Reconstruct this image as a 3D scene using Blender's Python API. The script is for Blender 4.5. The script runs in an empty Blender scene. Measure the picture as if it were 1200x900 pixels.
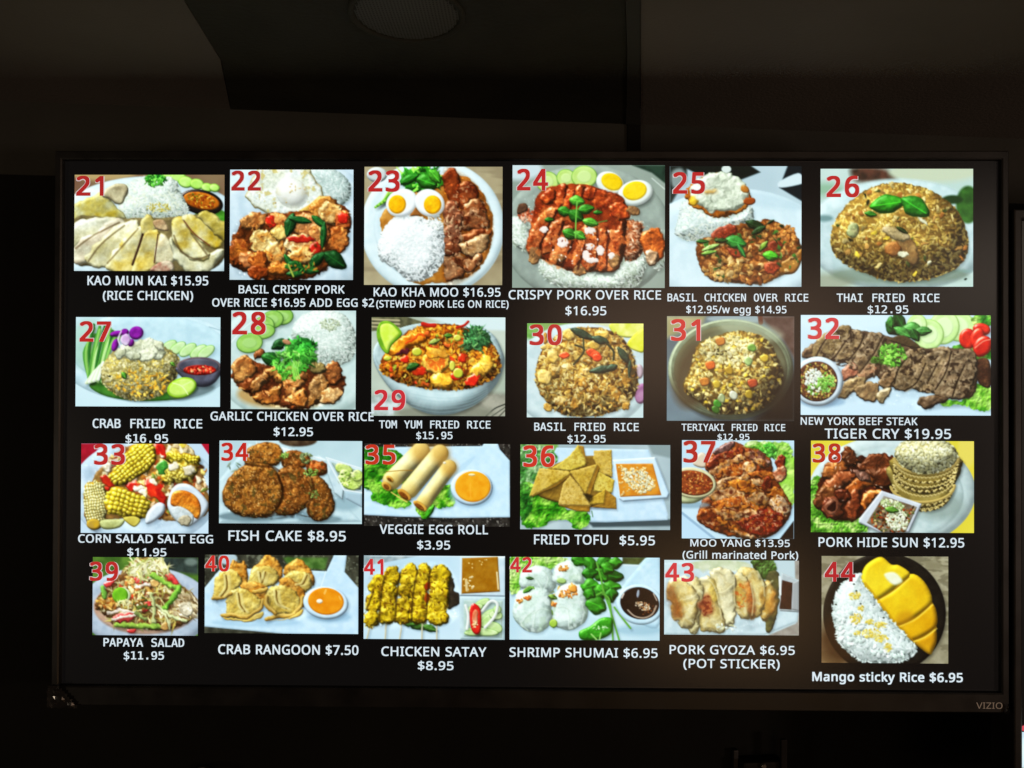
import bpy, bmesh, math, os, random
import numpy as np
from mathutils import Vector, Matrix

# ---------------------------------------------------------------- camera, world, lamps, exposure
scene = bpy.context.scene
COL = scene.collection
F_PX = 870.0
CAM_P = (-0.00952562, -0.96150322, 0.04595803); YAW, PITCH, ROLL = 0.01125529, 0.00551655, -0.00339164
def cam_rot():
    return Matrix.Rotation(YAW, 3, 'Z') @ Matrix.Rotation(PITCH, 3, 'X') @ Matrix.Rotation(ROLL, 3, 'Y')     # columns: right, forward, up
R3 = cam_rot()
cam = bpy.data.cameras.new('camera'); cam.sensor_width = 36.0; cam.lens = 36.0*F_PX/1200.0; cam.clip_start = .02; cam.clip_end = 100
cam_o = bpy.data.objects.new('camera', cam); COL.objects.link(cam_o); scene.camera = cam_o
rt, fw, up = R3.col[0], R3.col[1], R3.col[2]
M = Matrix((rt, up, -fw)).transposed().to_4x4(); M.translation = Vector(CAM_P); cam_o.matrix_world = M

world = bpy.data.worlds.new('World'); scene.world = world; world.use_nodes = True
wb = world.node_tree.nodes['Background']; wb.inputs[0].default_value = (.30, .24, .19, 1); wb.inputs[1].default_value = .010
def area_lamp(name, loc, target, sx, sy, watts, color):
    l = bpy.data.lights.new(name, 'AREA'); l.shape = 'RECTANGLE'; l.size = sx; l.size_y = sy; l.energy = watts; l.color = color
    o = bpy.data.objects.new(name, l); COL.objects.link(o); o.location = loc
    o.rotation_euler = (Vector(target)-Vector(loc)).to_track_quat('-Z', 'Y').to_euler(); return o
# dim warm lamps of the room behind the camera: they show as brown glow in the glossy screen
area_lamp('room_lamp', (.95, -3.1, .30), (0.1, 0, 0), 1.6, .7, 8.5, (1.0, .64, .42))
area_lamp('room_lamp', (2.5, -2.9, .62), (0.3, 0, 0), .8, .6, 2.5, (1.0, .80, .64))
area_lamp('room_lamp', (1.15, -3.3, -1.15), (0.2, 0, 0), 1.0, .5, 4.0, (1.0, .56, .24))
area_lamp('side_fill', (3.5, -2.2, -.5), (.7, -.1, .44), .5, .5, 26.0, (1.0, .74, .60))  # unseen fill light, added to brighten the ceiling at right
area_lamp('side_fill', (-3.2, -2.2, -.5), (-.6, -.1, .44), .5, .5, 13.0, (1.0, .80, .58))  # weaker fill, likewise added out of view for the left ceiling
vs = scene.view_settings; vs.view_transform = 'Standard'; vs.look = 'None'; vs.exposure = 0; vs.gamma = 1; vs.use_curve_mapping = False
# ---------------------------------------------------------------- picture painter (what the screen displays)
def C3(h):
    if isinstance(h, str):
        h = h.lstrip('#'); return np.array([int(h[i:i+2], 16) for i in (0, 2, 4)], float) / 255
    return np.array(h, float)
_lat = np.random.RandomState(5).rand(16, 256, 256)
def vnoise(x, y, seed=0):
    L = _lat[seed % 16]
    xi = np.floor(x).astype(int); yi = np.floor(y).astype(int)
    fx = x - xi; fy = y - yi
    fx = fx*fx*(3-2*fx); fy = fy*fy*(3-2*fy)
    a = L[yi & 255, xi & 255]; b = L[yi & 255, (xi+1) & 255]; c = L[(yi+1) & 255, xi & 255]; d = L[(yi+1) & 255, (xi+1) & 255]
    return (a*(1-fx)+b*fx)*(1-fy) + (c*(1-fx)+d*fx)*fy
def fbm(x, y, s, seed=0, oc=3):
    v = 0; w = 0; a = 1.0; f = 1.0/s
    for i in range(oc):
        v = v + a*vnoise(x*f+17.3*i+seed*3.1, y*f+9.7*i+seed*7.7, seed+i); w += a; a *= .5; f *= 2.03
    return v/w
def sdE(cx, cy, rx, ry, rot=0):
    c, s = math.cos(math.radians(rot)), math.sin(math.radians(rot)); m = min(rx, ry); R = max(rx, ry)
    def f(x, y):
        dx = x-cx; dy = y-cy; u = (c*dx+s*dy)/rx; v = (-s*dx+c*dy)/ry
        k = np.sqrt(u*u+v*v)+1e-6; g = np.sqrt((u/rx)**2+(v/ry)**2)+1e-6
        return np.minimum((1-k)*k/g, m)
    f.bb = (cx-R, cy-R, cx+R, cy+R); return f
def smooth(pts, n=4):
    p = np.array(pts, float); out = []; N = len(p)
    for i in range(N):
        a, b, c, d = p[i-1], p[i], p[(i+1) % N], p[(i+2) % N]
        for j in range(n):
            t = j/n
            out.append(.5*((2*b)+(-a+c)*t+(2*a-5*b+4*c-d)*t*t+(-a+3*b-3*c+d)*t**3))
    return np.array(out)
def sdP(pts, sm=True):
    p = smooth(pts) if sm else np.array(pts, float)
    def f(x, y):
        d = np.full(x.shape, 1e18); ins = np.zeros(x.shape, bool); j = len(p)-1
        for i in range(len(p)):
            ex, ey = p[j]-p[i]; wx = x-p[i][0]; wy = y-p[i][1]
            t = np.clip((wx*ex+wy*ey)/(ex*ex+ey*ey+1e-9), 0, 1)
            d = np.minimum(d, (wx-ex*t)**2+(wy-ey*t)**2)
            c = (p[i][1] > y) != (p[j][1] > y)
            with np.errstate(divide='ignore', invalid='ignore'):
                xx = (p[j][0]-p[i][0])*(y-p[i][1])/(p[j][1]-p[i][1]+1e-12)+p[i][0]
            ins ^= c & (x < xx); j = i
        d = np.sqrt(d); return np.where(ins, d, -d)
    f.bb = (p[:, 0].min(), p[:, 1].min(), p[:, 0].max(), p[:, 1].max()); return f
def sdC(ax, ay, bx, by, r0, r1=None):
    r1 = r0 if r1 is None else r1
    def f(x, y):
        ex, ey = bx-ax, by-ay; t = np.clip(((x-ax)*ex+(y-ay)*ey)/(ex*ex+ey*ey+1e-9), 0, 1)
        return r0+(r1-r0)*t-np.hypot(x-ax-ex*t, y-ay-ey*t)
    R = max(r0, r1); f.bb = (min(ax, bx)-R, min(ay, by)-R, max(ax, bx)+R, max(ay, by)+R); return f
def sdU(*fs):
    def f(x, y): return np.maximum.reduce([g(x, y) for g in fs])
    b = np.array([g.bb for g in fs]); f.bb = (b[:, 0].min(), b[:, 1].min(), b[:, 2].max(), b[:, 3].max()); return f
def sdI(a, b):
    def f(x, y): return np.minimum(a(x, y), b(x, y))
    f.bb = a.bb; return f
LX, LY, LZ = -.42, -.62, .66
class Pic:
    def __init__(s, X, Y, seed):
        s.X, s.Y = X, Y; s.h, s.w = X.shape; s.c = np.zeros((s.h, s.w, 3)); s.R = np.random.RandomState(seed); s.sd = seed
        s.px = (X[0, -1]-X[0, 0])/(s.w-1); s.rgb = C3
    def win(s, bb, pad):
        x0, y0 = s.X[0, 0], s.Y[0, 0]; X1, Y1 = s.X[-1, -1], s.Y[-1, -1]
        i0 = int((bb[0]-pad-x0)/(X1-x0)*(s.w-1))-3; i1 = int((bb[2]+pad-x0)/(X1-x0)*(s.w-1))+4
        j0 = int((bb[1]-pad-y0)/(Y1-y0)*(s.h-1))-3; j1 = int((bb[3]+pad-y0)/(Y1-y0)*(s.h-1))+4
        i0, j0 = max(i0, 0), max(j0, 0); i1, j1 = min(i1, s.w), min(j1, s.h)
        if i1-i0 < 2 or j1-j0 < 2: return None
        return slice(j0, j1), slice(i0, i1)
    def bg(s, a, b=None, sc=200, oc=3):
        a = C3(a); b = a if b is None else C3(b); n = fbm(s.X, s.Y, sc, s.sd, oc)
        n = np.clip((n-.5)*2+.5, 0, 1)[..., None]; s.c[:] = a*(1-n)+b*n
    def lump(s, sd, col, col2=None, bev=30, bump=0, bs=20, cs=40, spec=0, wob=0, ws=30, amb=.5, sh=0, shd=(10, 14), soft=0, rim=None, flat=False, oc=3, con=2, a=1):
        k = s.win(sd.bb, 40+wob+soft+(sh and 25))
        if k is None: return
        bump *= .68; bs *= 1.25; spec *= 1.6
        x, y = s.X[k], s.Y[k]; n0 = s.R.randint(0, 999)
        if wob:
            xw = x+wob*2*(fbm(x, y, ws, n0, 2)-.5); yw = y+wob*2*(fbm(x, y, ws, n0+5, 2)-.5)
        else: xw, yw = x, y
        d = sd(xw, yw)+.75*wob; c = s.c[k]
        if sh:
            sh *= .85; ds = sd(x-shd[0], y-shd[1]); w = np.clip((ds+12)/30, 0, 1)[..., None]*sh; c *= 1-w
        al = np.clip(d/max(soft, s.px)+.5, 0, 1)[..., None]*a
        t = np.clip(d/bev, 0, 1); h = bev*np.sqrt(np.clip(1-(1-t)**2, 0, 1))
        if bump: h = h+bump*fbm(x, y, bs, n0+9, oc)*np.clip(d/10+.4, 0, 1)
        if flat: sha = np.ones(h.shape); sp = 0
        else:
            gy, gx = np.gradient(h, s.px); nl = np.sqrt(gx*gx+gy*gy+1)
            lam = np.clip((-gx*LX-gy*LY+LZ)/nl, 0, 1.2); sha = amb+(1-amb)*lam/LZ
            sp = spec*np.clip(lam, 0, 1)**14*1.3 if spec else 0
        ca = C3(col); cb = ca if col2 is None else C3(col2)
        n = np.clip((fbm(x, y, cs, n0+3, oc)-.5)*con+.5, 0, 1)[..., None]
        v = (ca*(1-n)+cb*n)
        if bump: v = v*(1+min(bump/50, .3)*(fbm(x, y, 9, n0+11, 2)-.5))[..., None]
        if rim is not None:
            r = np.clip(1-d/(bev*.6), 0, 1)[..., None]*.8; v = v*(1-r)+C3(rim)*r
        v = v*sha[..., None]
        if spec: v = v+sp[..., None]
        s.c[k] = c*(1-al)+v*al
    def flat(s, sd, col, col2=None, **kw): s.lump(sd, col, col2, flat=True, **kw)
    def spots(s, sd, col, sc=20, thr=.6, wid=.08, a=1, oc=3, stx=1):
        k = s.win(sd.bb, 5)
        if k is None: return
        x, y = s.X[k], s.Y[k]; n0 = s.R.randint(0, 999); n = fbm(x*stx, y, sc, n0, oc)
        m = (np.clip((n-thr)/wid, 0, 1)*np.clip(sd(x, y)/6, 0, 1)*a)[..., None]
        s.c[k] = s.c[k]*(1-m)+C3(col)*m
    def mul(s, sd, m, soft=20):
        k = s.win(sd.bb, soft+5)
        if k is None: return
        w = np.clip(sd(s.X[k], s.Y[k])/soft+.5, 0, 1)[..., None]; s.c[k] *= 1-w*(1-C3(m) if not np.isscalar(m) else 1-m)
    def dome(s, sd, bev, lo=.6, gain=.55):
        k = s.win(sd.bb, 5)
        if k is None: return
        d = sd(s.X[k], s.Y[k]); t = np.clip(d/bev, 0, 1); h = bev*np.sqrt(np.clip(1-(1-t)**2, 0, 1))
        gy, gx = np.gradient(h, s.px); nl = np.sqrt(gx*gx+gy*gy+1)
        lam = np.clip((-gx*LX-gy*LY+LZ)/nl, 0, 1.2)/LZ; m = np.where(d > 0, np.maximum(lo, 1-gain+gain*lam), 1)
        s.c[k] *= m[..., None]
    def bits(s, n, sd, a, b, cols, rot=(0, 180), sh=.34, jit=.12, inset=4, ysort=True, spec=0, irr=.13, gr=.28):
        bb = sd.bb; cols = [C3(q) for q in cols]; P = []
        while len(P) < n:
            m = max(400, n*4); x = s.R.uniform(bb[0], bb[2], m); y = s.R.uniform(bb[1], bb[3], m); ok = sd(x, y) > inset
            if not ok.any(): break
            P += list(zip(x[ok], y[ok]))
        P = P[:n]
        if ysort: P.sort(key=lambda p: p[1]+s.R.uniform(-30, 30))
        for (cx, cy) in P:
            la = s.R.uniform(*a); lb = s.R.uniform(*b); r = math.radians(s.R.uniform(*rot)); R = max(la, lb)
            k = s.win((cx-R, cy-R, cx+R, cy+R), lb)
            if k is None: continue
            x = s.X[k]-cx; y = s.Y[k]-cy; c_, s_ = math.cos(r), math.sin(r)
            f1, f2 = s.R.uniform(0, 6.28, 2); i1, i2 = s.R.randint(2, 4), s.R.randint(4, 7)
            def K(x, y):
                u = (c_*x+s_*y)/la; v = (-s_*x+c_*y)/lb; q = np.sqrt(u*u+v*v)
                if lb < s.px*1.2: return q
                th = np.arctan2(v, u); return q*(1+irr*np.sin(i1*th+f1)+irr*.7*np.sin(i2*th+f2))
            e = s.px/lb
            if sh:
                w = np.clip((1.15-K(x-lb*.35, y-lb*.6))/max(e, .5), 0, 1)[..., None]*sh; s.c[k] *= 1-w
            q = K(x, y); al = np.clip((1-q)/e+.5, 0, 1)[..., None]
            col = cols[s.R.randint(len(cols))]*(1+s.R.uniform(-jit, jit))
            g = 1-gr*np.clip((x*.5+y*.85)/R, -1, 1)
            v = col*g[..., None]
            if spec: v = v+spec*np.clip(1-K(x+la*.25, y+lb*.35)*2.2, 0, 1)[..., None]
            s.c[k] = s.c[k]*(1-al)+v*al
    def line(s, pts, w, col, a=1, sm=True, sh=0, lit=.25):
        p = np.array(pts, float)
        if sm and len(p) > 2:
            q = []
            for i in range(len(p)-1):
                A, B, C, D = p[max(i-1, 0)], p[i], p[i+1], p[min(i+2, len(p)-1)]
                for j in range(5):
                    t = j/5; q.append(.5*((2*B)+(-A+C)*t+(2*A-5*B+4*C-D)*t*t+(-A+3*B-3*C+D)*t**3))
            p = np.array(q+[p[-1]])
        sd = sdU(*[sdC(*p[i], *p[i+1], w) for i in range(len(p)-1)])
        if lit and w > s.px: s.lump(sd, col, bev=w, sh=sh, amb=1-lit, a=a)
        else: s.flat(sd, col, sh=sh, a=a)
    def leaf(s, cx, cy, L, W, rot, col='#2f7a2c', vein=True, sh=.4):
        c_, s_ = math.cos(math.radians(rot)), math.sin(math.radians(rot))
        T = lambda u, v: (cx+c_*u-s_*v, cy+s_*u+c_*v)
        s.lump(sdP([T(-L, 0), T(-L*.5, -W*.8), T(0, -W), T(L*.5, -W*.7), T(L, 0), T(L*.5, W*.7), T(0, W), T(-L*.5, W*.8)]), col, C3(col)*.7, bev=W*.9, bump=W*.25, bs=W*.5, cs=W, sh=sh, shd=(5, 8), spec=.12, amb=.4, wob=W*.12, ws=W*.8)
        if vein: s.line([T(-L, 0), T(L*.8, 0)], max(W*.06, s.px*.4), C3(col)*1.5, sm=False, a=.6, lit=0)
    def herb(s, cx, cy, rx, ry, n, cols=('#2f7d28', '#4fa03a', '#1d5a1c', '#6cb84c'), sz=(8, 20), rot=0):
        sd = sdE(cx, cy, rx, ry, rot); s.bits(n, sd, sz, (sz[0]*.5, sz[1]*.55), cols, inset=-4, sh=.5, jit=.25, irr=.34, spec=.08)
    def frill(s, sd, cols=('#2e7d22', '#7cc04a', '#b4e077'), sc=34, wob=14, sh=.3):
        k = s.win(sd.bb, 40)
        if k is None: return
        x, y = s.X[k], s.Y[k]; n0 = s.R.randint(0, 999)
        xw = x+wob*2*(fbm(x, y, 26, n0, 2)-.5); yw = y+wob*2*(fbm(x, y, 26, n0+5, 2)-.5); d = sd(xw, yw)
        if sh: s.c[k] *= 1-np.clip((sd(x-8, y-12)+8)/25, 0, 1)[..., None]*sh
        r = 1-np.abs(fbm(x, y, sc, n0+2, 3)-.5)*4; q = fbm(x, y, sc*1.8, n0+8, 3)
        gy, gx = np.gradient(r*14, s.px); lam = np.clip(.85-(gx*LX+gy*LY)*.4, .35, 1.4)
        t = np.clip((q-.5)*2.6+.5, 0, 1)[..., None]; A, B, D = map(C3, cols)
        v = np.where(t < .5, A+(B-A)*t*2, B+(D-B)*(t*2-1))*lam[..., None]
        al = np.clip(d/s.px+.5, 0, 1)[..., None]; s.c[k] = s.c[k]*(1-al)+v*al
    def rice(s, sd, n, cols=('#e4ecea', '#f2f6f4', '#cdd9d2'), base='#b9c7bf', L=(9, 15), W=(3, 4.5), bev=80, wob=7, sh=.25, gain=.5, lo=.6):
        pale = C3(base).min() > .5
        if pale: base = C3(base)*.35+C3(cols[0])*.65
        s.lump(sd, base, C3(base)*(.93 if pale else .85), bev=bev, wob=wob, ws=18, amb=.6, sh=sh, cs=12)
        s.bits(n, sd, L, W, cols, sh=.08 if pale else .25, inset=-1, jit=.04 if pale else .12, gr=.12 if pale else .26); s.dome(sd, bev, max(lo, .72) if pale else lo, gain*(.5 if pale else 1))
    def mess(s, sd, warp=2.2, sc=7, light=.5, glint=2.4, thr=.66):
        """break up the clean edges of heaped food inside a region; uneven light and wet glints"""
        k = s.win(sd.bb, 4)
        if k is None: return
        c = s.c[k]; h, w = c.shape[:2]; wt = np.clip(sd(s.X[k], s.Y[k])/(5*s.px)+.6, 0, 1); n0 = s.R.randint(0, 99)
        jj, ii = np.meshgrid(np.arange(h, dtype=float), np.arange(w, dtype=float), indexing='ij')
        du = (fbm(ii, jj, sc, n0+1, 2)-.5)*4*warp*wt; dv = (fbm(ii, jj, sc, n0+6, 2)-.5)*4*warp*wt
        fx = np.clip(ii+du, 0, w-1.001); fy = np.clip(jj+dv, 0, h-1.001); x0 = fx.astype(int); y0 = fy.astype(int); ax = (fx-x0)[..., None]; ay = (fy-y0)[..., None]
        c = (c[y0, x0]*(1-ax)+c[y0, x0+1]*ax)*(1-ay)+(c[y0+1, x0]*(1-ax)+c[y0+1, x0+1]*ax)*ay
        b3 = wt[..., None]; c = c*(1+light*(fbm(ii, jj, 20, n0+3, 2)-.5)[..., None]*b3)
        s.c[k] = c+(np.clip(fbm(ii, jj, 3.2, n0+9, 2)-thr, 0, 1)*glint*.6)[..., None]*b3*np.clip(c*1.6, 0, 1)
    def post(s, blur=1, tint=(1, 1, 1), gain=1.0, grain=.005):
        c = s.c
        for _ in range(blur):
            p = np.pad(c, ((1, 1), (1, 1), (0, 0)), mode='edge')
            c = .52*c+.12*(p[:-2, 1:-1]+p[2:, 1:-1]+p[1:-1, :-2]+p[1:-1, 2:])
        g = c.mean(-1, keepdims=True); c = g+(c-g)*1.03
        c = c*np.array(tint)*gain; c = c+.16*c*(1-np.clip(c, 0, 1))*(c-.42)*4; c = c+s.R.normal(0, grain, c.shape); s.c = np.clip(c, 0, 1)
# ---------------------------------------------------------------- the 24 pictures, each in the coordinates of its own sheet
WH = '#c8dde8'; WH2 = '#b4cbd8'
def d21(p):
    p.bg('#7d6a52', '#6a4a3c', 260); p.flat(sdE(200, 60, 200, 50), '#a58f66', soft=30)
    p.lump(sdE(470, 430, 600, 345), '#c6dbe6', '#b7cedb', bev=60, amb=.75, soft=8)
    for cx, cy, r in ((590, 92, 40), (645, 85, 45), (690, 118, 45), (755, 130, 42), (815, 150, 35), (858, 152, 32)):
        p.lump(sdE(cx, cy, r, r*.75, 10), '#9fd860', '#b9e683', bev=14, sh=.2, rim='#6fae35', soft=6)
    p.flat(sdE(860, 330, 120, 60, 20), '#5c9a35', '#3f7a26', soft=10)
    p.lump(sdE(780, 235, 130, 72, 12), '#15110f', '#241c18', bev=18, spec=.3, sh=.3)
    p.lump(sdE(782, 228, 108, 50, 12), '#8a4512', '#b2661c', bev=10, bump=8, bs=18, cs=25, spec=.1)
    p.bits(70, sdE(782, 228, 98, 42, 12), (3, 8), (2, 4), ('#c98a2a', '#d8ab4a', '#7a2a10', '#5b6a1c'))
    m = sdP([(325, 210), (350, 130), (430, 95), (530, 92), (620, 105), (655, 180), (700, 285), (640, 330), (500, 350), (350, 350), (300, 280)])
    p.rice(m, 900, ('#cfdcd6', '#e0eae4', '#b9cbbf', '#d6dfc8'), '#a3b5a6', bev=120, gain=.35)
    p.bits(40, sdE(530, 265, 80, 30), (6, 12), (2, 4), ('#c2b45c', '#a99a48'), sh=.2)
    A = dict(bev=24, bump=14, bs=50, cs=60, amb=.45, sh=.35, shd=(5, 8), spec=.06, wob=13, ws=50)
    p.lump(sdP([(40, 250), (120, 220), (190, 185), (240, 240), (300, 290), (320, 330), (200, 345), (60, 365), (38, 330)]), '#b8b78a', '#a59238', **A)
    p.lump(sdP([(210, 180), (300, 135), (340, 150), (320, 210), (300, 240), (240, 220)]), '#b9b190', '#94886a', **A)
    p.lump(sdP([(30, 330), (300, 330), (460, 330), (640, 320), (800, 310), (915, 400), (915, 560), (830, 632), (640, 640), (380, 636), (240, 610), (40, 590)]), '#5c5238', '#7a6e4a', bev=20, bump=14, bs=30, amb=.6)
    for pts, a, b in [
        ([(30, 390), (120, 345), (250, 335), (310, 355), (130, 440), (30, 505)], '#d6d8c2', '#bcb894'),
        ([(30, 530), (130, 430), (280, 350), (335, 375), (200, 480), (125, 585), (40, 588)], '#d4d2b6', '#c2b49a'),
        ([(110, 555), (240, 420), (370, 355), (412, 385), (330, 480), (230, 595), (150, 605)], '#d8d6b4', '#bfb684'),
        ([(235, 595), (320, 470), (430, 380), (442, 425), (385, 580), (372, 632), (260, 634)], '#d6d2a8', '#b8a254'),
        ([(430, 380), (462, 315), (500, 340), (505, 405), (440, 430)], '#c6c29a', '#a99a58'),
        ([(382, 634), (440, 440), (490, 405), (532, 420), (520, 520), (500, 612), (430, 640)], '#cfc894', '#ae9440'),
        ([(515, 585), (537, 440), (585, 460), (625, 535), (612, 578)], '#cdc9a8', '#b9ab84'),
        ([(600, 450), (645, 530), (740, 572), (885, 515), (905, 535), (830, 628), (720, 640), (640, 575)], '#cdd0b6', '#c2bd94'),
        ([(610, 430), (625, 335), (680, 335), (720, 420), (815, 545), (745, 568), (670, 520)], '#d0cfac', '#b09a48'),
        ([(675, 335), (740, 322), (830, 370), (905, 460), (870, 502), (790, 470)], '#c9c296', '#a9902e'),
        ([(775, 315), (835, 302), (925, 375), (925, 460), (850, 400)], '#bdb27a', '#9a8a3c')]:
        p.lump(sdP(pts), a, b, **A)
    p.mess(sdP([(20, 180), (300, 140), (330, 330), (660, 330), (920, 310), (920, 560), (820, 645), (20, 640)], False), 1.2, 11, .4, .5)
    for pts in ([(300, 355), (150, 430), (45, 505)], [(330, 372), (200, 475), (120, 580)], [(410, 390), (330, 480), (232, 592)], [(620, 430), (660, 520), (745, 568), (830, 545)], [(722, 420), (812, 540)]): p.line(pts, 6, '#54442e', a=.6, lit=0)
    p.line([(438, 425), (410, 510), (378, 600)], 7, '#2a1410', a=.85); p.line([(527, 425), (515, 520), (505, 590)], 4, '#3a2018', a=.8)
    p.line([(680, 345), (740, 420), (830, 490)], 4, '#5a2c20', a=.7)
    p.lump(sdP([(500, 345), (560, 340), (590, 400), (540, 400), (510, 385)]), '#8c6a4e', '#b9a27e', bev=12, bump=10, bs=12)
    p.lump(sdP([(480, 635), (530, 590), (600, 580), (620, 630), (560, 645)]), '#8f5f50', '#c2b49c', bev=14, bump=10, bs=20)
    p.herb(512, 105, 55, 32, 60, sz=(7, 15)); p.line([(480, 100), (450, 130)], 3, '#3d7a2a')
def d22(p):
    p.bg('#bcd2e2', '#a9c1d2', 300)
    p.lump(sdE(460, 400, 560, 420), '#c4d8e6', '#b2c8d8', bev=120, amb=.8)
    p.rice(sdP([(560, 45), (700, 45), (800, 130), (790, 220), (730, 250), (640, 240), (590, 150)]), 300, ('#b9cbc9', '#a8bdb8', '#cad8d6'), '#93a8a2', bev=60)
    e = sdP([(210, 180), (260, 60), (330, 40), (520, 40), (580, 90), (625, 170), (610, 230), (560, 285), (430, 305), (300, 290), (240, 240)])
    p.lump(e, '#d8e2de', '#cfd6c0', bev=30, bump=22, bs=50, cs=70, amb=.6, wob=18, ws=40, rim='#a8935a', sh=.3)
    p.spots(e, '#b7a357', 34, .6, .1, .7); p.lump(sdE(460, 180, 100, 85, 30), '#eceeea', '#e4e6de', bev=85, amb=.62, soft=40, a=.85)
    p.bits(12, sdE(430, 190, 130, 70), (4, 9), (3, 5), ('#c8b48a', '#b8a070'), sh=.1)
    p.lump(sdP([(500, 290), (560, 250), (630, 195), (620, 260), (560, 300)]), '#b98a3a', '#d0b878', bev=12, bump=8, bs=15)
    B = dict(bev=24, bump=20, bs=22, cs=34, spec=.16, wob=8, ws=20, sh=.5, shd=(6, 12), amb=.3)
    p.lump(sdP([(110, 480), (190, 330), (330, 310), (560, 290), (640, 220), (740, 250), (795, 320), (780, 480), (720, 540), (640, 640), (500, 680), (300, 680), (200, 640), (110, 590)]), '#4a2410', '#6e3c1a', bev=30, bump=26, bs=20, wob=12, ws=26, sh=.4, amb=.4)
    q = [((640, 270, 80, 55, -35), '#9c5a24', '#c58a44'), ((690, 300, 70, 60, 20), '#a0662e', '#d2b47e'), ((760, 340, 45, 50, 0), '#9b4a24', '#c07a3e'),
         ((735, 450, 58, 75, 0), '#8f4a1e', '#c07c40'), ((240, 345, 75, 45, -10), '#94582a', '#c08c54'), ((380, 350, 60, 48, 10), '#9c5426', '#c89458'),
         ((545, 370, 85, 60, 10), '#a8693c', '#bb8454'), ((620, 420, 60, 70, 0), '#8a5028', '#b07846'), ((310, 480, 90, 70, 35), '#b07a3a', '#d6c48c'), ((370, 530, 55, 75, 30), '#a86a30', '#cbae74'),
         ((155, 530, 65, 75, 0), '#7a3c18', '#b06a2a'), ((205, 575, 45, 50, 0), '#8f4a22', '#c88a5a'), ((510, 480, 85, 55, 0), '#a8642e', '#dcc898'), ((515, 555, 75, 45, 0), '#9c6028', '#cfae70'),
         ((265, 580, 50, 55, 20), '#a85c26', '#8a441c'), ((265, 650, 55, 38, 0), '#9a4c1e', '#6e3010'), ((385, 625, 62, 32, 0), '#b87030', '#945420'), ((390, 420, 45, 40, 0), '#c9ac66', '#b08440')]
    for a, c, d in q: p.lump(sdE(*a), c, d, **B)
    for pts in ([(310, 320), (350, 320), (370, 370), (330, 380)], [(560, 510), (600, 470), (632, 500), (600, 540)], [(430, 445), (520, 430), (580, 445), (575, 470), (460, 470)], [(735, 305), (790, 310), (790, 350), (740, 345)]):
        p.lump(sdP(pts), '#c02a1c', '#8f2014', bev=12, spec=.3, sh=.3)
    p.bits(60, sdE(450, 480, 290, 150), (5, 12), (3, 7), ('#d9b876', '#7a3a16', '#c98844', '#5a2a10'), sh=.4)
    p.mess(sdP([(90, 480), (180, 310), (330, 300), (560, 280), (640, 205), (750, 235), (805, 310), (790, 490), (720, 560), (640, 660), (500, 690), (200, 680), (95, 600)]), 1.5)
    for a in ((450, 370, 70, 32, 105), (510, 340, 70, 20, 10), (620, 350, 55, 20, 40), (645, 430, 80, 18, 95), (610, 570, 60, 30, -40), (715, 575, 75, 45, 35), (560, 630, 60, 24, 10), (440, 580, 45, 16, 60), (490, 610, 55, 26, 20), (480, 655, 50, 20, 0)):
        p.leaf(*a, col=('#23592a', '#1b4a20', '#2c6a30')[int(a[0]) % 3])
    p.bits(30, sdE(520, 620, 100, 45), (6, 16), (3, 7), ('#2c6a2a', '#4a8a3a', '#9a6a2a'))
    p.line([(440, 600), (470, 670)], 5, '#9aa84a')
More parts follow.
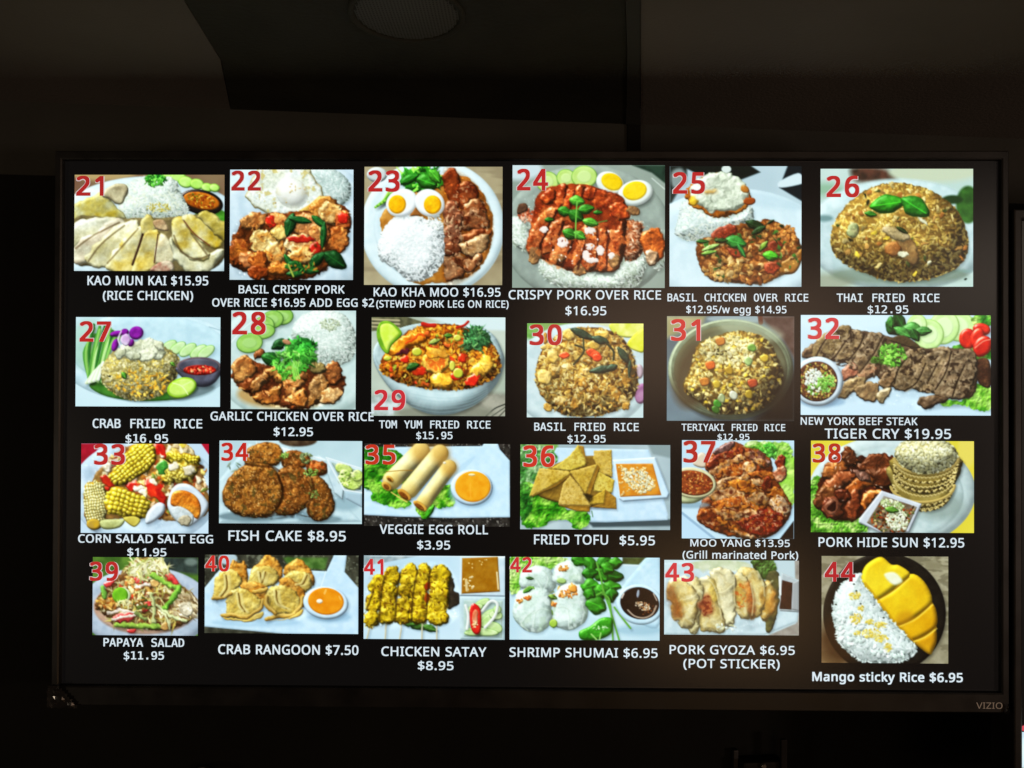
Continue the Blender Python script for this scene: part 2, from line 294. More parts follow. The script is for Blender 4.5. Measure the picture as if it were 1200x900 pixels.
def d23(p):
    p.bg('#a49a7e', '#8b7f66', 120); p.spots(sdE(450, 400, 700, 700), '#6f6350', 60, .55, .1, .4, stx=.15)
    p.lump(sdE(435, 385, 420, 400), '#cfe3ea', '#c3dae3', bev=40, amb=.75, soft=6); p.lump(sdE(440, 370, 350, 345), '#cadfe8', '#bcd3dd', bev=26, amb=.85)
    p.lump(sdE(110, 75, 60, 45), '#b9c3c4', bev=20)
    p.lump(sdP([(135, 330), (240, 230), (480, 90), (600, 80), (720, 190), (785, 350), (760, 520), (680, 640), (560, 690), (400, 705), (300, 690), (180, 500)]), '#9a6424', '#b98440', bev=25, spec=.1, amb=.75, wob=10)
    p.herb(370, 100, 115, 60, 120, ('#3f9a2c', '#2d7a20', '#1c5516', '#7cc84c'), (12, 30)); p.leaf(400, 115, 62, 42, 20, '#3c8f2a'); p.leaf(300, 100, 60, 24, -25, '#2d7a22'); p.leaf(450, 85, 50, 28, 50, '#55ac36')
    for i in range(12): p.line([(100+i*6, 265-i*4), (190+p.R.uniform(-20, 30), 190+p.R.uniform(-25, 25))], 7, ('#6fae3c', '#9fd05c', '#4f8f2c')[i % 3], sh=.2)
    M = dict(bev=28, bump=20, bs=40, cs=45, spec=.28, sh=.45, shd=(6, 10), amb=.35, wob=6, ws=30)
    for pts, a, b in [
        ([(500, 80), (545, 42), (590, 70), (605, 200), (590, 260), (540, 220), (505, 150)], '#6a2e14', '#96552c'),
        ([(600, 130), (650, 115), (695, 160), (700, 215), (640, 235), (605, 270), (600, 200)], '#a6663c', '#5a2410'),
        ([(620, 250), (700, 215), (745, 280), (730, 340), (660, 360), (620, 320)], '#8a4a22', '#c6a884'),
        ([(615, 320), (690, 280), (740, 300), (770, 380), (690, 400), (620, 390)], '#b79a7c', '#7c4c2c'),
        ([(510, 240), (560, 230), (600, 300), (600, 390), (530, 380), (500, 320)], '#7c4e38', '#b08a72'),
        ([(500, 390), (560, 370), (605, 420), (590, 490), (520, 500), (495, 450)], '#6e4632', '#9a7460'),
        ([(610, 440), (690, 400), (775, 400), (750, 450), (660, 470)], '#70381a', '#9c6236'),
        ([(580, 500), (650, 460), (755, 430), (750, 510), (660, 555), (600, 530)], '#c8b896', '#a58258'),
        ([(505, 545), (560, 530), (620, 620), (600, 680), (520, 690), (505, 620)], '#b49a7e', '#8a5c3c'),
        ([(560, 540), (640, 570), (720, 545), (700, 610), (640, 650), (590, 600)], '#b39474', '#7c4c2a'),
        ([(500, 490), (570, 480), (600, 530), (540, 545), (505, 540)], '#6a3c24', '#8e6044')]:
        p.lump(sdP(pts), a, b, **M)
    p.bits(70, sdE(560, 400, 70, 150), (6, 18), (3, 8), ('#8a6450', '#c2a58e', '#5c2c18', '#d9c8ae'), spec=.2)
    p.spots(sdE(640, 380, 130, 260), '#4a1e0c', 26, .62, .06, .7); p.spots(sdE(640, 400, 130, 280), '#e6d6bc', 22, .68, .05, .6)
    p.mess(sdP([(495, 60), (560, 35), (700, 140), (790, 340), (760, 540), (640, 670), (500, 700), (500, 300)]), 1.4); p.mul(sdP([(495, 60), (560, 35), (700, 140), (790, 340), (760, 540), (640, 690), (500, 700), (500, 300)]), (.84, .74, .66))
    r = sdP([(230, 320), (340, 315), (400, 350), (480, 360), (495, 450), (495, 560), (460, 630), (370, 690), (290, 685), (200, 610), (130, 560), (125, 470), (160, 390)])
    p.rice(r, 700, ('#e6eff2', '#f0f6f8', '#d9e4e6'), '#c9d6d6', L=(8, 13), bev=110, gain=.3, lo=.75, wob=10)
    p.bits(60, sdP([(390, 340), (470, 310), (500, 390), (440, 400)]), (8, 14), (3, 5), ('#e2e9ea', '#cfd6cf'))
    for cx, cy, rx, ry, ro, yx, yy in ((255, 240, 95, 80, -25, 228, 248), (418, 240, 90, 78, 30, 435, 250)):
        p.lump(sdE(cx, cy, rx, ry, ro), '#e8f0f4', '#dfe8ee', bev=26, sh=.35, amb=.7); p.lump(sdE(yx, yy, 52, 55), '#f0b81c', '#e59c10', bev=16, bump=8, bs=20, cs=30, amb=.7)
    p.lump(sdP([(335, 265), (375, 315), (300, 318)], False), '#8a5a2c', bev=10)
def d24(p):
    p.bg('#8a968e', '#7b8880', 300); p.flat(sdE(60, 40, 130, 60), '#b9cad2', soft=30); p.flat(sdP([(690, 18), (900, 18), (900, 140), (800, 60)], False), '#16241e', '#2a4034', soft=10, cs=60)
    p.lump(sdE(440, 400, 470, 385), '#93a098', '#848f89', bev=50, amb=.75, soft=6); p.line([(800, 90), (870, 150)], 3, '#c8d4ce', a=.7)
    for cx, cy, rx, ry, ro in ((220, 110, 62, 58, 0), (325, 90, 55, 50, 20), (425, 82, 72, 62, 0)):
        p.lump(sdE(cx, cy, rx, ry, ro), '#a6c86a', '#b8d684', bev=12, rim='#4f8a2c', sh=.3, amb=.75); p.lump(sdE(cx, cy, rx*.55, ry*.55), '#bcd88e', bev=8, amb=.85, soft=8)
    for cx, cy, rx, ry, ro, yx, yy, yr in ((568, 118, 80, 62, 25, 578, 110, 52), (708, 172, 98, 70, -15, 705, 160, 58)):
        p.lump(sdE(cx, cy, rx, ry, ro), '#dfe8e4', '#d2dedb', bev=22, sh=.5, shd=(6, 16), amb=.65); p.lump(sdE(yx, yy, yr+10, yr-6, ro), '#e2b814', '#f0ca2c', bev=14, bump=5, bs=20, amb=.75)
    for pts, n in (([(27, 310), (90, 330), (130, 420), (110, 490), (50, 470), (20, 420)], 130), ([(180, 520), (280, 520), (400, 600), (600, 640), (640, 560), (740, 530), (750, 620), (700, 690), (560, 705), (300, 690), (190, 620)], 560), ([(640, 520), (740, 500), (760, 600), (680, 660), (600, 650)], 200), ([(800, 540), (880, 500), (880, 560), (830, 600)], 50)):
        p.rice(sdP(pts), n, ('#d6e2da', '#c4d4c8', '#e6eee6', '#a6b4a2'), '#8fa090', bev=50)
    p.bits(40, sdP([(60, 280), (160, 270), (160, 340), (90, 340)]), (8, 16), (5, 9), ('#c07a5c', '#d8a890', '#9a4a30'))
    p.rice(sdP([(645, 350), (740, 340), (745, 480), (700, 540), (640, 520)]), 170, ('#b06a48', '#c89474', '#96502e', '#d8b498'), '#744026', bev=40)
    p.lump(sdP([(100, 230), (60, 240), (55, 290), (110, 270)]), '#3a2418', '#5a4030', bev=12, bump=10, bs=12)
    M = dict(bev=20, bump=22, bs=26, cs=30, spec=.3, sh=.5, shd=(8, 8), amb=.3, wob=6, ws=22)
    p.lump(sdP([(170, 180), (260, 130), (400, 120), (520, 150), (640, 200), (660, 330), (620, 580), (430, 610), (330, 600), (120, 500), (110, 440), (140, 300)]), '#622410', '#8c3c1a', bev=40, bump=20, bs=30, amb=.4, sh=.4)
    for pts in ([(190, 200), (230, 150), (265, 170), (250, 220), (210, 230)], [(265, 230), (300, 130), (330, 140), (300, 250)], [(300, 250), (340, 160), (370, 165), (345, 250)], [(350, 190), (400, 130), (420, 150), (410, 200)], [(415, 190), (440, 140), (490, 160), (470, 210)], [(470, 200), (500, 160), (600, 180), (640, 230), (560, 240), (490, 260)],
                [(560, 250), (640, 230), (680, 290), (640, 320), (590, 300)]):
        p.lump(sdP(pts), '#b85426', '#7a2c12', **M)
    for pts in ([(110, 440), (160, 330), (230, 260), (280, 265), (220, 380), (170, 490), (120, 510)], [(190, 490), (250, 340), (310, 320), (290, 400), (235, 500)], [(240, 540), (290, 400), (340, 350), (370, 380), (345, 480), (300, 560)], [(360, 560), (400, 420), (430, 350), (450, 360), (420, 480), (385, 580)],
                [(405, 560), (440, 380), (490, 350), (500, 420), (490, 570), (440, 600)], [(480, 570), (500, 400), (545, 380), (550, 480), (540, 600)], [(540, 590), (555, 400), (600, 380), (640, 330), (630, 460), (610, 590)]):
        p.lump(sdP(pts), '#c07244', '#8a3a18', **M)
    p.lump(sdP([(745, 400), (830, 370), (870, 440), (860, 520), (800, 560), (755, 500)]), '#a04c1c', '#b8602a', **M); p.lump(sdP([(770, 500), (830, 500), (820, 560), (780, 570)]), '#bca184', '#98785c', **M)
    for a in ((700, 270, 42, 28), (400, 600, 40, 35), (150, 520, 40, 60), (280, 530, 45, 25), (590, 550, 35, 45)): p.lump(sdE(a[0], a[1], a[2]*.7, a[3]*.7), '#a07a50', '#7c5a3c', bev=12, bump=16, bs=12, sh=.3, wob=10, ws=18)
    for pts in ([(170, 490), (235, 340), (285, 262)], [(235, 500), (290, 400), (312, 320)], [(310, 570), (350, 470), (372, 380)], [(390, 590), (425, 480), (450, 360)], [(488, 590), (500, 470), (503, 360)], [(545, 600), (552, 480), (560, 390)], [(300, 250), (330, 140)], [(345, 250), (372, 160)], [(410, 200), (425, 140)], [(470, 210), (490, 160)]): p.line(pts, 7, '#32120a', a=.8, lit=0)
    p.spots(sdE(400, 400, 280, 220), '#d8783c', 34, .58, .1, .55); p.spots(sdE(520, 260, 150, 110), '#7c2a14', 40, .52, .1, .45)
    p.mess(sdP([(60, 240), (170, 180), (260, 130), (400, 120), (520, 150), (640, 200), (690, 300), (870, 380), (870, 540), (760, 560), (620, 600), (430, 620), (330, 610), (120, 520), (100, 440)]), .9, 6, .35)
    for a in ((305, 445, 28, 24), (200, 375, 18, 14), (435, 520, 16, 26), (455, 470, 20, 14), (515, 490, 16, 26), (470, 545, 30, 10), (575, 520, 16, 12), (455, 380, 26, 14)): p.lump(sdE(*a), '#e6e0e0', '#f4ece8', bev=8, wob=6, ws=10, amb=.8, a=.9)
    p.bits(60, sdE(420, 450, 220, 140), (3, 9), (2, 4), ('#f0d8cc', '#5a1408', '#d88a54'), sh=.2)
    for a in ((385, 215, 42, 28, 10), (315, 275, 38, 26, 20), (435, 262, 46, 26, -10), (380, 300, 44, 34, 30), (460, 335, 44, 24, 15), (345, 400, 42, 30, 20), (400, 408, 36, 24, 30), (500, 280, 26, 12, 0), (230, 320, 26, 14, 0)): p.leaf(*a, col=('#3f8a2c', '#5cab3c', '#2c6a20')[int(a[0]) % 3])
    p.line([(385, 220), (378, 330), (376, 420)], 4, '#6fae4c'); p.line([(480, 340), (550, 325)], 3, '#4f7a3c')
def d25(p):
    p.bg('#aabfca', '#9ab0bc', 300)
    p.flat(sdP([(48, 20), (150, 20), (150, 80), (60, 240), (48, 240)], False), '#151a18', '#2c3430', soft=16); p.flat(sdP([(110, 20), (520, 20), (580, 60), (450, 110), (250, 90)], False), '#141a16', soft=10); p.flat(sdE(380, 42, 28, 22), '#c8d6d2', soft=6)
    p.flat(sdP([(690, 150), (740, 20), (840, 20), (840, 240)], False), '#151c20', soft=10); p.flat(sdP([(690, 115), (800, 65), (830, 100), (830, 125), (700, 150)]), '#c2d6e0', soft=8); p.flat(sdP([(60, 60), (120, 40), (150, 120), (70, 150)]), '#7e8a8a', soft=20)
    p.lump(sdE(430, 500, 560, 345), '#c6dde8', '#bcd4e0', bev=80, amb=.8, soft=6); p.flat(sdE(620, 225, 220, 40, 12), '#a6c0cf', soft=40, a=.6)
    m = sdP([(130, 230), (250, 250), (450, 290), (520, 260), (535, 330), (480, 380), (330, 440), (210, 462), (130, 450), (85, 415), (108, 320)])
    p.rice(m, 650, ('#c9d9d8', '#d8e4e2', '#b4c8c0', '#dfe8d8'), '#9fb3aa', bev=110, gain=.45)
    e = sdP([(150, 200), (190, 120), (300, 75), (410, 85), (490, 140), (520, 215), (480, 270), (400, 310), (300, 310), (200, 260)])
    p.lump(e, '#b8752a', '#8a4a14', bev=20, bump=10, bs=14, wob=12, ws=22, sh=.4, amb=.45)
    p.lump(sdP([(178, 185), (215, 112), (310, 72), (410, 82), (488, 145), (497, 212), (430, 272), (330, 288), (225, 248)]), '#d2dcc8', '#c0ccb6', bev=34, bump=34, bs=40, cs=40, amb=.5, wob=12, ws=28)
    p.lump(sdE(285, 175, 42, 14, 5), '#b0782c', '#cf9a4c', bev=10, soft=18, a=.7); p.lump(sdE(190, 230, 28, 26), '#c8a030', bev=14, soft=8); p.lump(sdE(490, 160, 26, 20, 40), '#a0682c', bev=10); p.lump(sdE(515, 230, 28, 18), '#8a4418', bev=10, wob=6)
    s = sdP([(210, 470), (330, 430), (440, 380), (560, 350), (640, 350), (740, 400), (800, 470), (815, 560), (760, 620), (660, 680), (560, 715), (430, 700), (290, 680), (230, 610)])
    p.lump(s, '#7a4a22', '#5c3416', bev=30, bump=16, bs=20, sh=.35, wob=10, amb=.5)
    p.lump(sdP([(620, 640), (720, 570), (820, 510), (820, 580), (780, 650), (700, 665), (600, 715)]), '#8a5a24', '#a0743a', bev=18, spec=.15)
    p.bits(330, s, (9, 20), (7, 13), ('#9a6434', '#b4854a', '#7c4820', '#c6a06a', '#8a5a30', '#5c3414'), spec=.12, jit=.2)
    p.bits(70, sdE(380, 630, 150, 70), (11, 19), (9, 14), ('#a8824c', '#946c38', '#bc9c68'), spec=.1); p.bits(60, sdE(690, 430, 110, 70), (9, 14), (7, 10), ('#a8703a', '#8a5426'), spec=.1)
    for a in ((370, 410, 75, 30, -20), (430, 530, 40, 22, 20), (655, 500, 50, 26, -20), (650, 620, 45, 30, -15)): p.lump(sdE(*a), '#9a3c24', '#6e2a18', bev=16, bump=16, bs=14, spec=.15, sh=.3, wob=9, a=.85)
    p.bits(40, s, (8, 20), (4, 9), ('#2c4a22', '#3c6a2c', '#24401c'))
    p.mess(s, 1.6); p.mess(sdE(330, 190, 170, 120), 1.8, 8, .3, .6)
    for a, c in (((435, 470, 62, 36, 15), '#3c8a3c'), ((470, 520, 45, 14, 60), '#3c8a44'), ((640, 550, 46, 28, 10), '#4fae2c'), ((290, 500, 56, 14, -20), '#9ac06c'), ((550, 370, 60, 26, 20), '#20381c'), ((570, 400, 48, 18, -30), '#24401e'), ((640, 350, 24, 8, -30), '#1a2c18'), ((705, 375, 14, 8, 30), '#1a2c18'), ((240, 465, 36, 12, 0), '#2f5a28'), ((600, 490, 34, 16, -50), '#6a8a34'), ((280, 530, 46, 12, -10), '#7aa84c'), ((350, 460, 40, 14, 0), '#2a4420')): p.leaf(*a, col=c)
def d26(p):
    p.bg('#a9c2bc', '#b7cdc9', 300); p.flat(sdP([(240, 36), (420, 36), (500, 100), (420, 110), (270, 115)]), '#3a2c24', '#5a3c30', soft=40); p.flat(sdE(720, 60, 260, 60), '#b4c0a8', soft=40); p.flat(sdE(90, 160, 100, 40), '#86a890', soft=50)
    p.lump(sdE(520, 430, 560, 330), '#bcd3d8', '#a9c2c6', bev=90, amb=.75, soft=20); p.flat(sdE(100, 700, 150, 50), '#7f7f68', soft=50, a=.6)
    p.flat(sdE(920, 250, 70, 110), '#274a20', '#3c6a2c', soft=16); p.flat(sdE(830, 220, 60, 26), '#1f3a1c', soft=14); p.flat(sdE(80, 330, 50, 20), '#6d8a8c', soft=20); p.flat(sdE(870, 640, 70, 10), '#7c9a9a', soft=12)
    p.flat(sdE(520, 660, 400, 60), '#6a7a6a', soft=40, a=.7)
    m = sdP([(120, 470), (150, 340), (260, 210), (400, 140), (540, 125), (700, 170), (830, 260), (900, 380), (918, 500), (880, 590), (760, 660), (600, 695), (450, 690), (300, 640), (170, 570)])
    p.rice(m, 1500, ('#ac9248', '#c4aa60', '#98793a', '#b99c54', '#8a6a34', '#d2bc78'), '#80632e', L=(9, 17), W=(4, 6.5), bev=240, gain=.5, lo=.55, sh=.4)
    p.bits(50, m, (12, 24), (7, 12), ('#c8b478', '#b0864a', '#d0b440', '#a06a34', '#8a7a4a'), sh=.4, spec=.06); p.bits(14, m, (8, 20), (5, 9), ('#3c4a24', '#2a2c1a'))
    for a, c, d in (((570, 510, 48, 100, -25), '#8f744a', '#7a5c38'), ((480, 510, 45, 40, 20), '#8f5c2c', '#a87444'), ((500, 420, 80, 30, 20), '#8a7a54', '#a09070'), ((245, 400, 30, 45, 10), '#a8a478', '#8fa070')): p.lump(sdE(*a), c, d, bev=20, bump=10, bs=20, sh=.35, wob=6)
    for a in ((540, 540, 30, 14, 10), (655, 345, 38, 10, 40), (695, 590, 18, 8, -40)): p.lump(sdE(*a), '#d8d8b8', bev=6, sh=.3)
    p.mess(m, 1.0, 5, .45, 1.2)
    p.leaf(450, 245, 100, 52, -8, '#3c9a28'); p.leaf(612, 262, 90, 56, 32, '#37902a'); p.leaf(350, 305, 36, 16, 10, '#3a7a2a'); p.leaf(535, 400, 40, 12, 30, '#2c3a1c')
    p.lump(sdE(906, 686, 9, 6, -30), '#1c2c24', bev=4)
def d27(p):
    p.bg('#b2cfdc', '#bdd8e4', 300); p.lump(sdE(540, 330, 600, 300), '#c0dbe8', '#b0cddb', bev=60, amb=.8, soft=5); p.lump(sdE(540, 290, 520, 240), '#b7d6e4', '#a9c9d8', bev=50, amb=.85, soft=10)
    p.line([(930, 130), (1003, 152)], 3, '#8fa8b4'); p.flat(sdE(150, 250, 140, 170), '#8fb49a', soft=60, a=.6)
    p.lump(sdP([(140, 520), (240, 490), (700, 500), (860, 530), (760, 600), (500, 620), (260, 590)]), '#4a8032', '#376a26', bev=20, amb=.7); p.flat(sdE(820, 560, 150, 40, -12), '#5c6c70', soft=24, a=.8)
    for i in range(15):
        x = 110+i*13; p.line([(x*.5+75+p.R.uniform(-20, 20), 490), (x+p.R.uniform(-14, 14), 300), (x+40+p.R.uniform(-30, 30), 130+p.R.uniform(-20, 60))], 10, ('#4f8a3c', '#7fb45c', '#a9d08a', '#2f6a2c')[i % 4], sh=.25)
    for i in range(9): p.line([(120+i*10, 500-i*3), (170+i*8, 430-i*8)], 10, ('#cfdcc4', '#b9d4a4', '#dce8d8')[i % 3], sh=.2)
    for cx, rr in ((660, 0), (720, 10), (790, 20), (860, 30), (910, 34)): p.lump(sdE(cx, 262+rr, 66, 34, -35), '#a9cf8a', '#c4e0b0', bev=14, rim='#5f9a3c', sh=.2, amb=.7)
    m = sdP([(220, 430), (260, 340), (340, 270), (440, 240), (560, 240), (660, 280), (730, 340), (715, 450), (660, 540), (580, 590), (440, 612), (330, 580), (240, 510)])
    p.rice(m, 1250, ('#c6bf8e', '#d6d0a2', '#b2a468', '#cbb45c', '#9c9058'), '#958a5a', L=(7, 12), W=(4, 6.5), bev=150, gain=.4, lo=.62, sh=.4)
    p.bits(110, sdE(500, 500, 200, 100), (7, 13), (5, 8), ('#d8a83c', '#c89030', '#e0c060'))
    for a in ((400, 290, 60, 34, 20), (470, 260, 70, 36, -20), (545, 250, 50, 40, 30), (590, 300, 45, 40, 0), (510, 320, 70, 34, -10), (430, 320, 50, 26, 0), (350, 300, 40, 26, -30), (600, 255, 30, 24, 20)): p.lump(sdE(*a), '#d0d6bc', '#bcc0a0', bev=18, bump=14, bs=16, sh=.3, wob=8, ws=20)
    p.mess(m, 1.0, 5, .35, 1.0)
    p.leaf(370, 450, 26, 18, 60, '#5c9a3c'); p.leaf(690, 375, 18, 12, 40, '#5a8a34'); p.lump(sdE(275, 455, 9, 6), '#20281c', bev=4)
    for a in ((450, 170, 48, 44, -20), (320, 175, 45, 20, -10), (310, 250, 22, 42, 15), (415, 235, 22, 26, 20), (375, 165, 26, 24, 0)): p.lump(sdE(*a), '#8a2a9c', '#6a1a7c', bev=22, bump=8, bs=16, sh=.3, amb=.5)
    p.lump(sdP([(360, 190), (390, 180), (410, 220), (380, 255), (350, 225)]), '#d8cfe4', '#b48ac0', bev=10, wob=4); p.line([(350, 160), (330, 210), (345, 255)], 4, '#d4c8e0')
    p.lump(sdP([(718, 390), (1005, 390), (990, 470), (930, 520), (850, 522), (770, 480)]), '#4c4c5a', '#5e6072', bev=40, spec=.12, sh=.4); p.lump(sdE(862, 388, 145, 60), '#6a5c60', '#504450', bev=10); p.lump(sdE(862, 390, 132, 50), '#3a3844', '#6c6e7c', bev=10, cs=120)
    p.lump(sdE(868, 415, 108, 34), '#8a1c14', '#5c100c', bev=6, spec=.1); p.bits(50, sdE(868, 412, 96, 28), (6, 15), (4, 8), ('#c83424', '#d8a070', '#a02018', '#e0603c'), spec=.3)
    p.lump(sdE(750, 532, 100, 66, -18), '#7fae2c', '#9ac83c', bev=14, sh=.4); p.lump(sdE(750, 528, 86, 52, -18), '#b0d85c', '#c4e47c', bev=10, amb=.8); p.line([(690, 500), (750, 520), (790, 575)], 3, '#dcecac'); p.line([(750, 520), (810, 490)], 3, '#d4e8a0')
def d28(p):
    p.bg('#b9cfd0', '#a9c1c2', 300); p.lump(sdE(560, 380, 560, 420), '#bed3d2', '#b0c7c6', bev=90, amb=.8, soft=10); p.line([(118, 260), (200, 170), (300, 90)], 4, '#d8e6ea', a=.8)
    for cx, cy, rx, ry in ((460, 90, 70, 56), (390, 110, 75, 60), (330, 150, 75, 62), (330, 190, 80, 50), (240, 265, 88, 66)):
        p.lump(sdE(cx, cy, rx, ry, -10), '#7fae52', '#94bf66', bev=14, rim='#3c6a28', sh=.35, amb=.7); p.lump(sdE(cx, cy, rx*.55, ry*.5), '#98c274', bev=8, soft=14, amb=.85)
    m = sdP([(520, 200), (560, 110), (660, 55), (780, 52), (880, 100), (935, 210), (930, 330), (880, 390), (760, 410), (660, 370), (580, 270)])
    p.rice(m, 900, ('#d8e6e0', '#cadad2', '#e2ece6', '#bccfc6'), '#b4c8bd', L=(7, 11), W=(3, 4.5), bev=140, gain=.35, lo=.7); p.bits(90, sdE(770, 140, 70, 45), (7, 12), (3, 5), ('#a9b49a', '#8f9c80', '#c8d2bc'), sh=.3)
    p.flat(sdE(480, 600, 320, 100), '#a87a3c', soft=40, a=.75)
    M = dict(bev=26, bump=26, bs=30, cs=34, spec=.14, sh=.5, shd=(6, 14), amb=.28, wob=9, ws=26)
    p.lump(sdP([(125, 480), (200, 380), (330, 420), (480, 430), (640, 430), (760, 440), (850, 470), (840, 600), (700, 660), (560, 695), (400, 660), (250, 600)]), '#4a2412', '#6a3a1e', bev=40, bump=24, bs=24, wob=14)
    for pts, a, b in [([(130, 400), (210, 350), (280, 420), (250, 480), (180, 520), (135, 470)], '#b0814c', '#7c4a24'), ([(280, 330), (320, 310), (335, 340), (280, 370)], '#8a5430', '#6a3c20'), ([(190, 530), (260, 500), (270, 590), (200, 570)], '#8a4c24', '#5c2c12'), ([(245, 540), (320, 470), (350, 440), (360, 490), (300, 570), (255, 575)], '#bd8a58', '#96602e'),
        ([(350, 440), (440, 430), (490, 500), (440, 525), (380, 490)], '#c08a4a', '#9a6230'), ([(270, 610), (400, 570), (450, 540), (430, 640), (380, 665), (290, 650)], '#b27436', '#7a4420'), ([(470, 520), (560, 490), (600, 450), (600, 520), (540, 580), (490, 610)], '#c08c58', '#8a5228'), ([(500, 620), (600, 570), (605, 660), (560, 690), (520, 660)], '#a4622c', '#c28a50'),
        ([(630, 600), (650, 500), (740, 470), (755, 540), (720, 610), (660, 680), (630, 660)], '#9a744a', '#7c5228'), ([(740, 440), (790, 380), (830, 420), (850, 480), (800, 540), (750, 500)], '#7c4826', '#9c6438'), ([(710, 630), (750, 570), (835, 580), (835, 630), (770, 665), (720, 660)], '#c09a6c', '#96683c'), ([(640, 400), (720, 400), (740, 450), (660, 450)], '#8a7a50', '#6c5c34')]:
        p.lump(sdP(pts), a, b, **M)
    p.bits(40, sdE(480, 540, 320, 110), (6, 14), (4, 8), ('#d0a068', '#5c2c10', '#b47840'))
    p.mess(sdP([(110, 480), (200, 350), (330, 400), (480, 420), (640, 400), (790, 370), (860, 470), (840, 640), (700, 680), (560, 705), (400, 680), (250, 620)]), 1.7, 8, .5)
    p.leaf(440, 270, 65, 32, -30, '#1f4a22'); p.leaf(380, 370, 60, 44, 20, '#2c6a2c'); p.herb(580, 300, 85, 60, 70, ('#2f7a2c', '#3f8f38', '#1f5a20'), (14, 30)); p.herb(510, 390, 105, 75, 110, ('#4fa83c', '#6cc04c', '#3a8a2c', '#8fd468'), (10, 24)); p.herb(630, 360, 40, 50, 30, ('#2c6a24', '#4f9a3c'), (10, 20))
    p.herb(500, 470, 50, 40, 40, ('#5cae3c', '#3c7a24', '#8a9a4a'), (7, 16))
    p.mess(sdE(540, 370, 150, 150), 2.4, 7, .7, 1.5)
    for x in (540, 552, 530, 565): p.line([(x, 390), (x-8, 440), (x+5, 500)], 4, '#8fd45c')
    p.lump(sdE(485, 258, 30, 16, 20), '#a87a5c', bev=8)
def d29(p):
    p.bg('#b4bfb4', '#9aa598', 200); p.flat(sdP([(62, 36), (300, 36), (420, 75), (300, 110), (62, 135)], False), '#6b6a50', '#4a4a38', soft=8, cs=30)
    for y in (55, 80, 105): p.line([(62, y), (250, y+8)], 7, '#a29a7c', lit=.3)
    p.flat(sdP([(420, 36), (980, 36), (980, 130), (700, 120)], False), '#c2d6da', soft=20); p.flat(sdE(850, 640, 260, 90), '#9a988c', '#6f6f66', soft=40, cs=60)
    p.line([(840, 712), (900, 660), (972, 630)], 4, '#2c302c'); p.line([(880, 712), (972, 650)], 3, '#3c403a'); p.line([(930, 712), (972, 670)], 3, '#33362f'); p.flat(sdE(130, 640, 120, 80), '#8a9690', '#c0ccd0', soft=30, cs=40)
    p.flat(sdE(560, 690, 330, 60), '#77786c', soft=50, a=.8)
    b = sdP([(70, 290), (110, 200), (240, 120), (420, 80), (700, 80), (880, 150), (958, 290), (960, 380), (900, 510), (770, 630), (620, 695), (470, 700), (340, 650), (200, 540), (100, 400)])
    p.lump(b, '#c3dae0', '#b4cdd4', bev=110, amb=.5, sh=.4)
    for i in range(5): p.line([(330, 560+i*22), (520, 590+i*24), (720, 575+i*20), (850, 520+i*14)], 3, '#8fa8ae', a=.35, lit=0)
    p.lump(sdE(515, 300, 432, 225, 2), '#a9bfc2', '#94a9ac', bev=20, amb=.7)
    m = sdP([(120, 380), (150, 300), (240, 200), (340, 120), (480, 92), (650, 100), (780, 160), (890, 240), (940, 350), (900, 440), (760, 510), (600, 530), (420, 520), (260, 480), (160, 430)])
    p.rice(m, 1000, ('#c88424', '#d89a34', '#b0641a', '#e0b04c', '#a4501a', '#cf8a2a'), '#6a3410', L=(9, 15), W=(6, 10), bev=110, gain=.35, lo=.6)
    p.bits(70, m, (9, 18), (7, 12), ('#d8602a', '#c03a1c', '#8a9a34', '#e8c85c', '#d8b040', '#b88a3a'), spec=.2)
    p.herb(770, 185, 85, 70, 90, ('#2f5a34', '#47784a', '#1f4426', '#6a9a5c'), (12, 26))
    S = dict(bev=34, bump=18, bs=30, cs=50, spec=.25, sh=.5, amb=.35, wob=6, ws=30)
    p.lump(sdP([(170, 270), (240, 190), (340, 150), (420, 150), (430, 190), (330, 240), (240, 300)]), '#e09a2c', '#cf6a1c', **S)
    for a in ((500, 340, 95, 85, 0), (540, 475, 75, 50, 10), (790, 400, 60, 45, -20), (850, 360, 40, 60, -10)): p.lump(sdE(*a), '#dc9a30', '#e8b450', **S)
    p.spots(sdE(495, 350, 75, 60), '#c8501c', 30, .5, .1, .8); p.lump(sdP([(430, 265), (490, 250), (560, 270), (580, 320), (520, 310), (460, 320)]), '#e4ac4c', '#d88a2c', bev=16, bump=10, bs=14, wob=6); p.line([(425, 350), (470, 400), (540, 405)], 8, '#e8b85c', a=.6); p.line([(300, 220), (370, 165), (420, 160)], 10, '#d0501c'); p.lump(sdE(280, 275, 45, 16, -20), '#4a1c24', bev=8)
    for a in ((380, 408, 42, 26, 0), (290, 328, 26, 20, 0), (680, 312, 26, 32, 0), (750, 470, 50, 30, -30), (640, 440, 40, 20, 0)): p.lump(sdE(*a), '#b82418', '#d8441c', bev=12, spec=.4, sh=.4, wob=5)
    p.mess(m, 1.7, 6, .4, 1.8)
    p.leaf(342, 375, 46, 26, -20, '#2f5a24'); p.leaf(585, 165, 30, 16, 0, '#4f7a2c'); p.leaf(490, 205, 40, 18, -20, '#8a9a4c')
    for a in ((370, 275, 34, 28), (645, 180, 26, 22), (610, 370, 20, 34), (170, 320, 26, 16), (650, 420, 34, 34)): p.lump(sdE(*a), '#b0b83c', '#cfc85c', bev=10, spec=.2, sh=.3)
    p.line([(410, 85), (450, 95), (490, 95)], 14, '#b0281c'); p.line([(640, 110), (690, 95), (718, 70)], 9, '#a8281c')
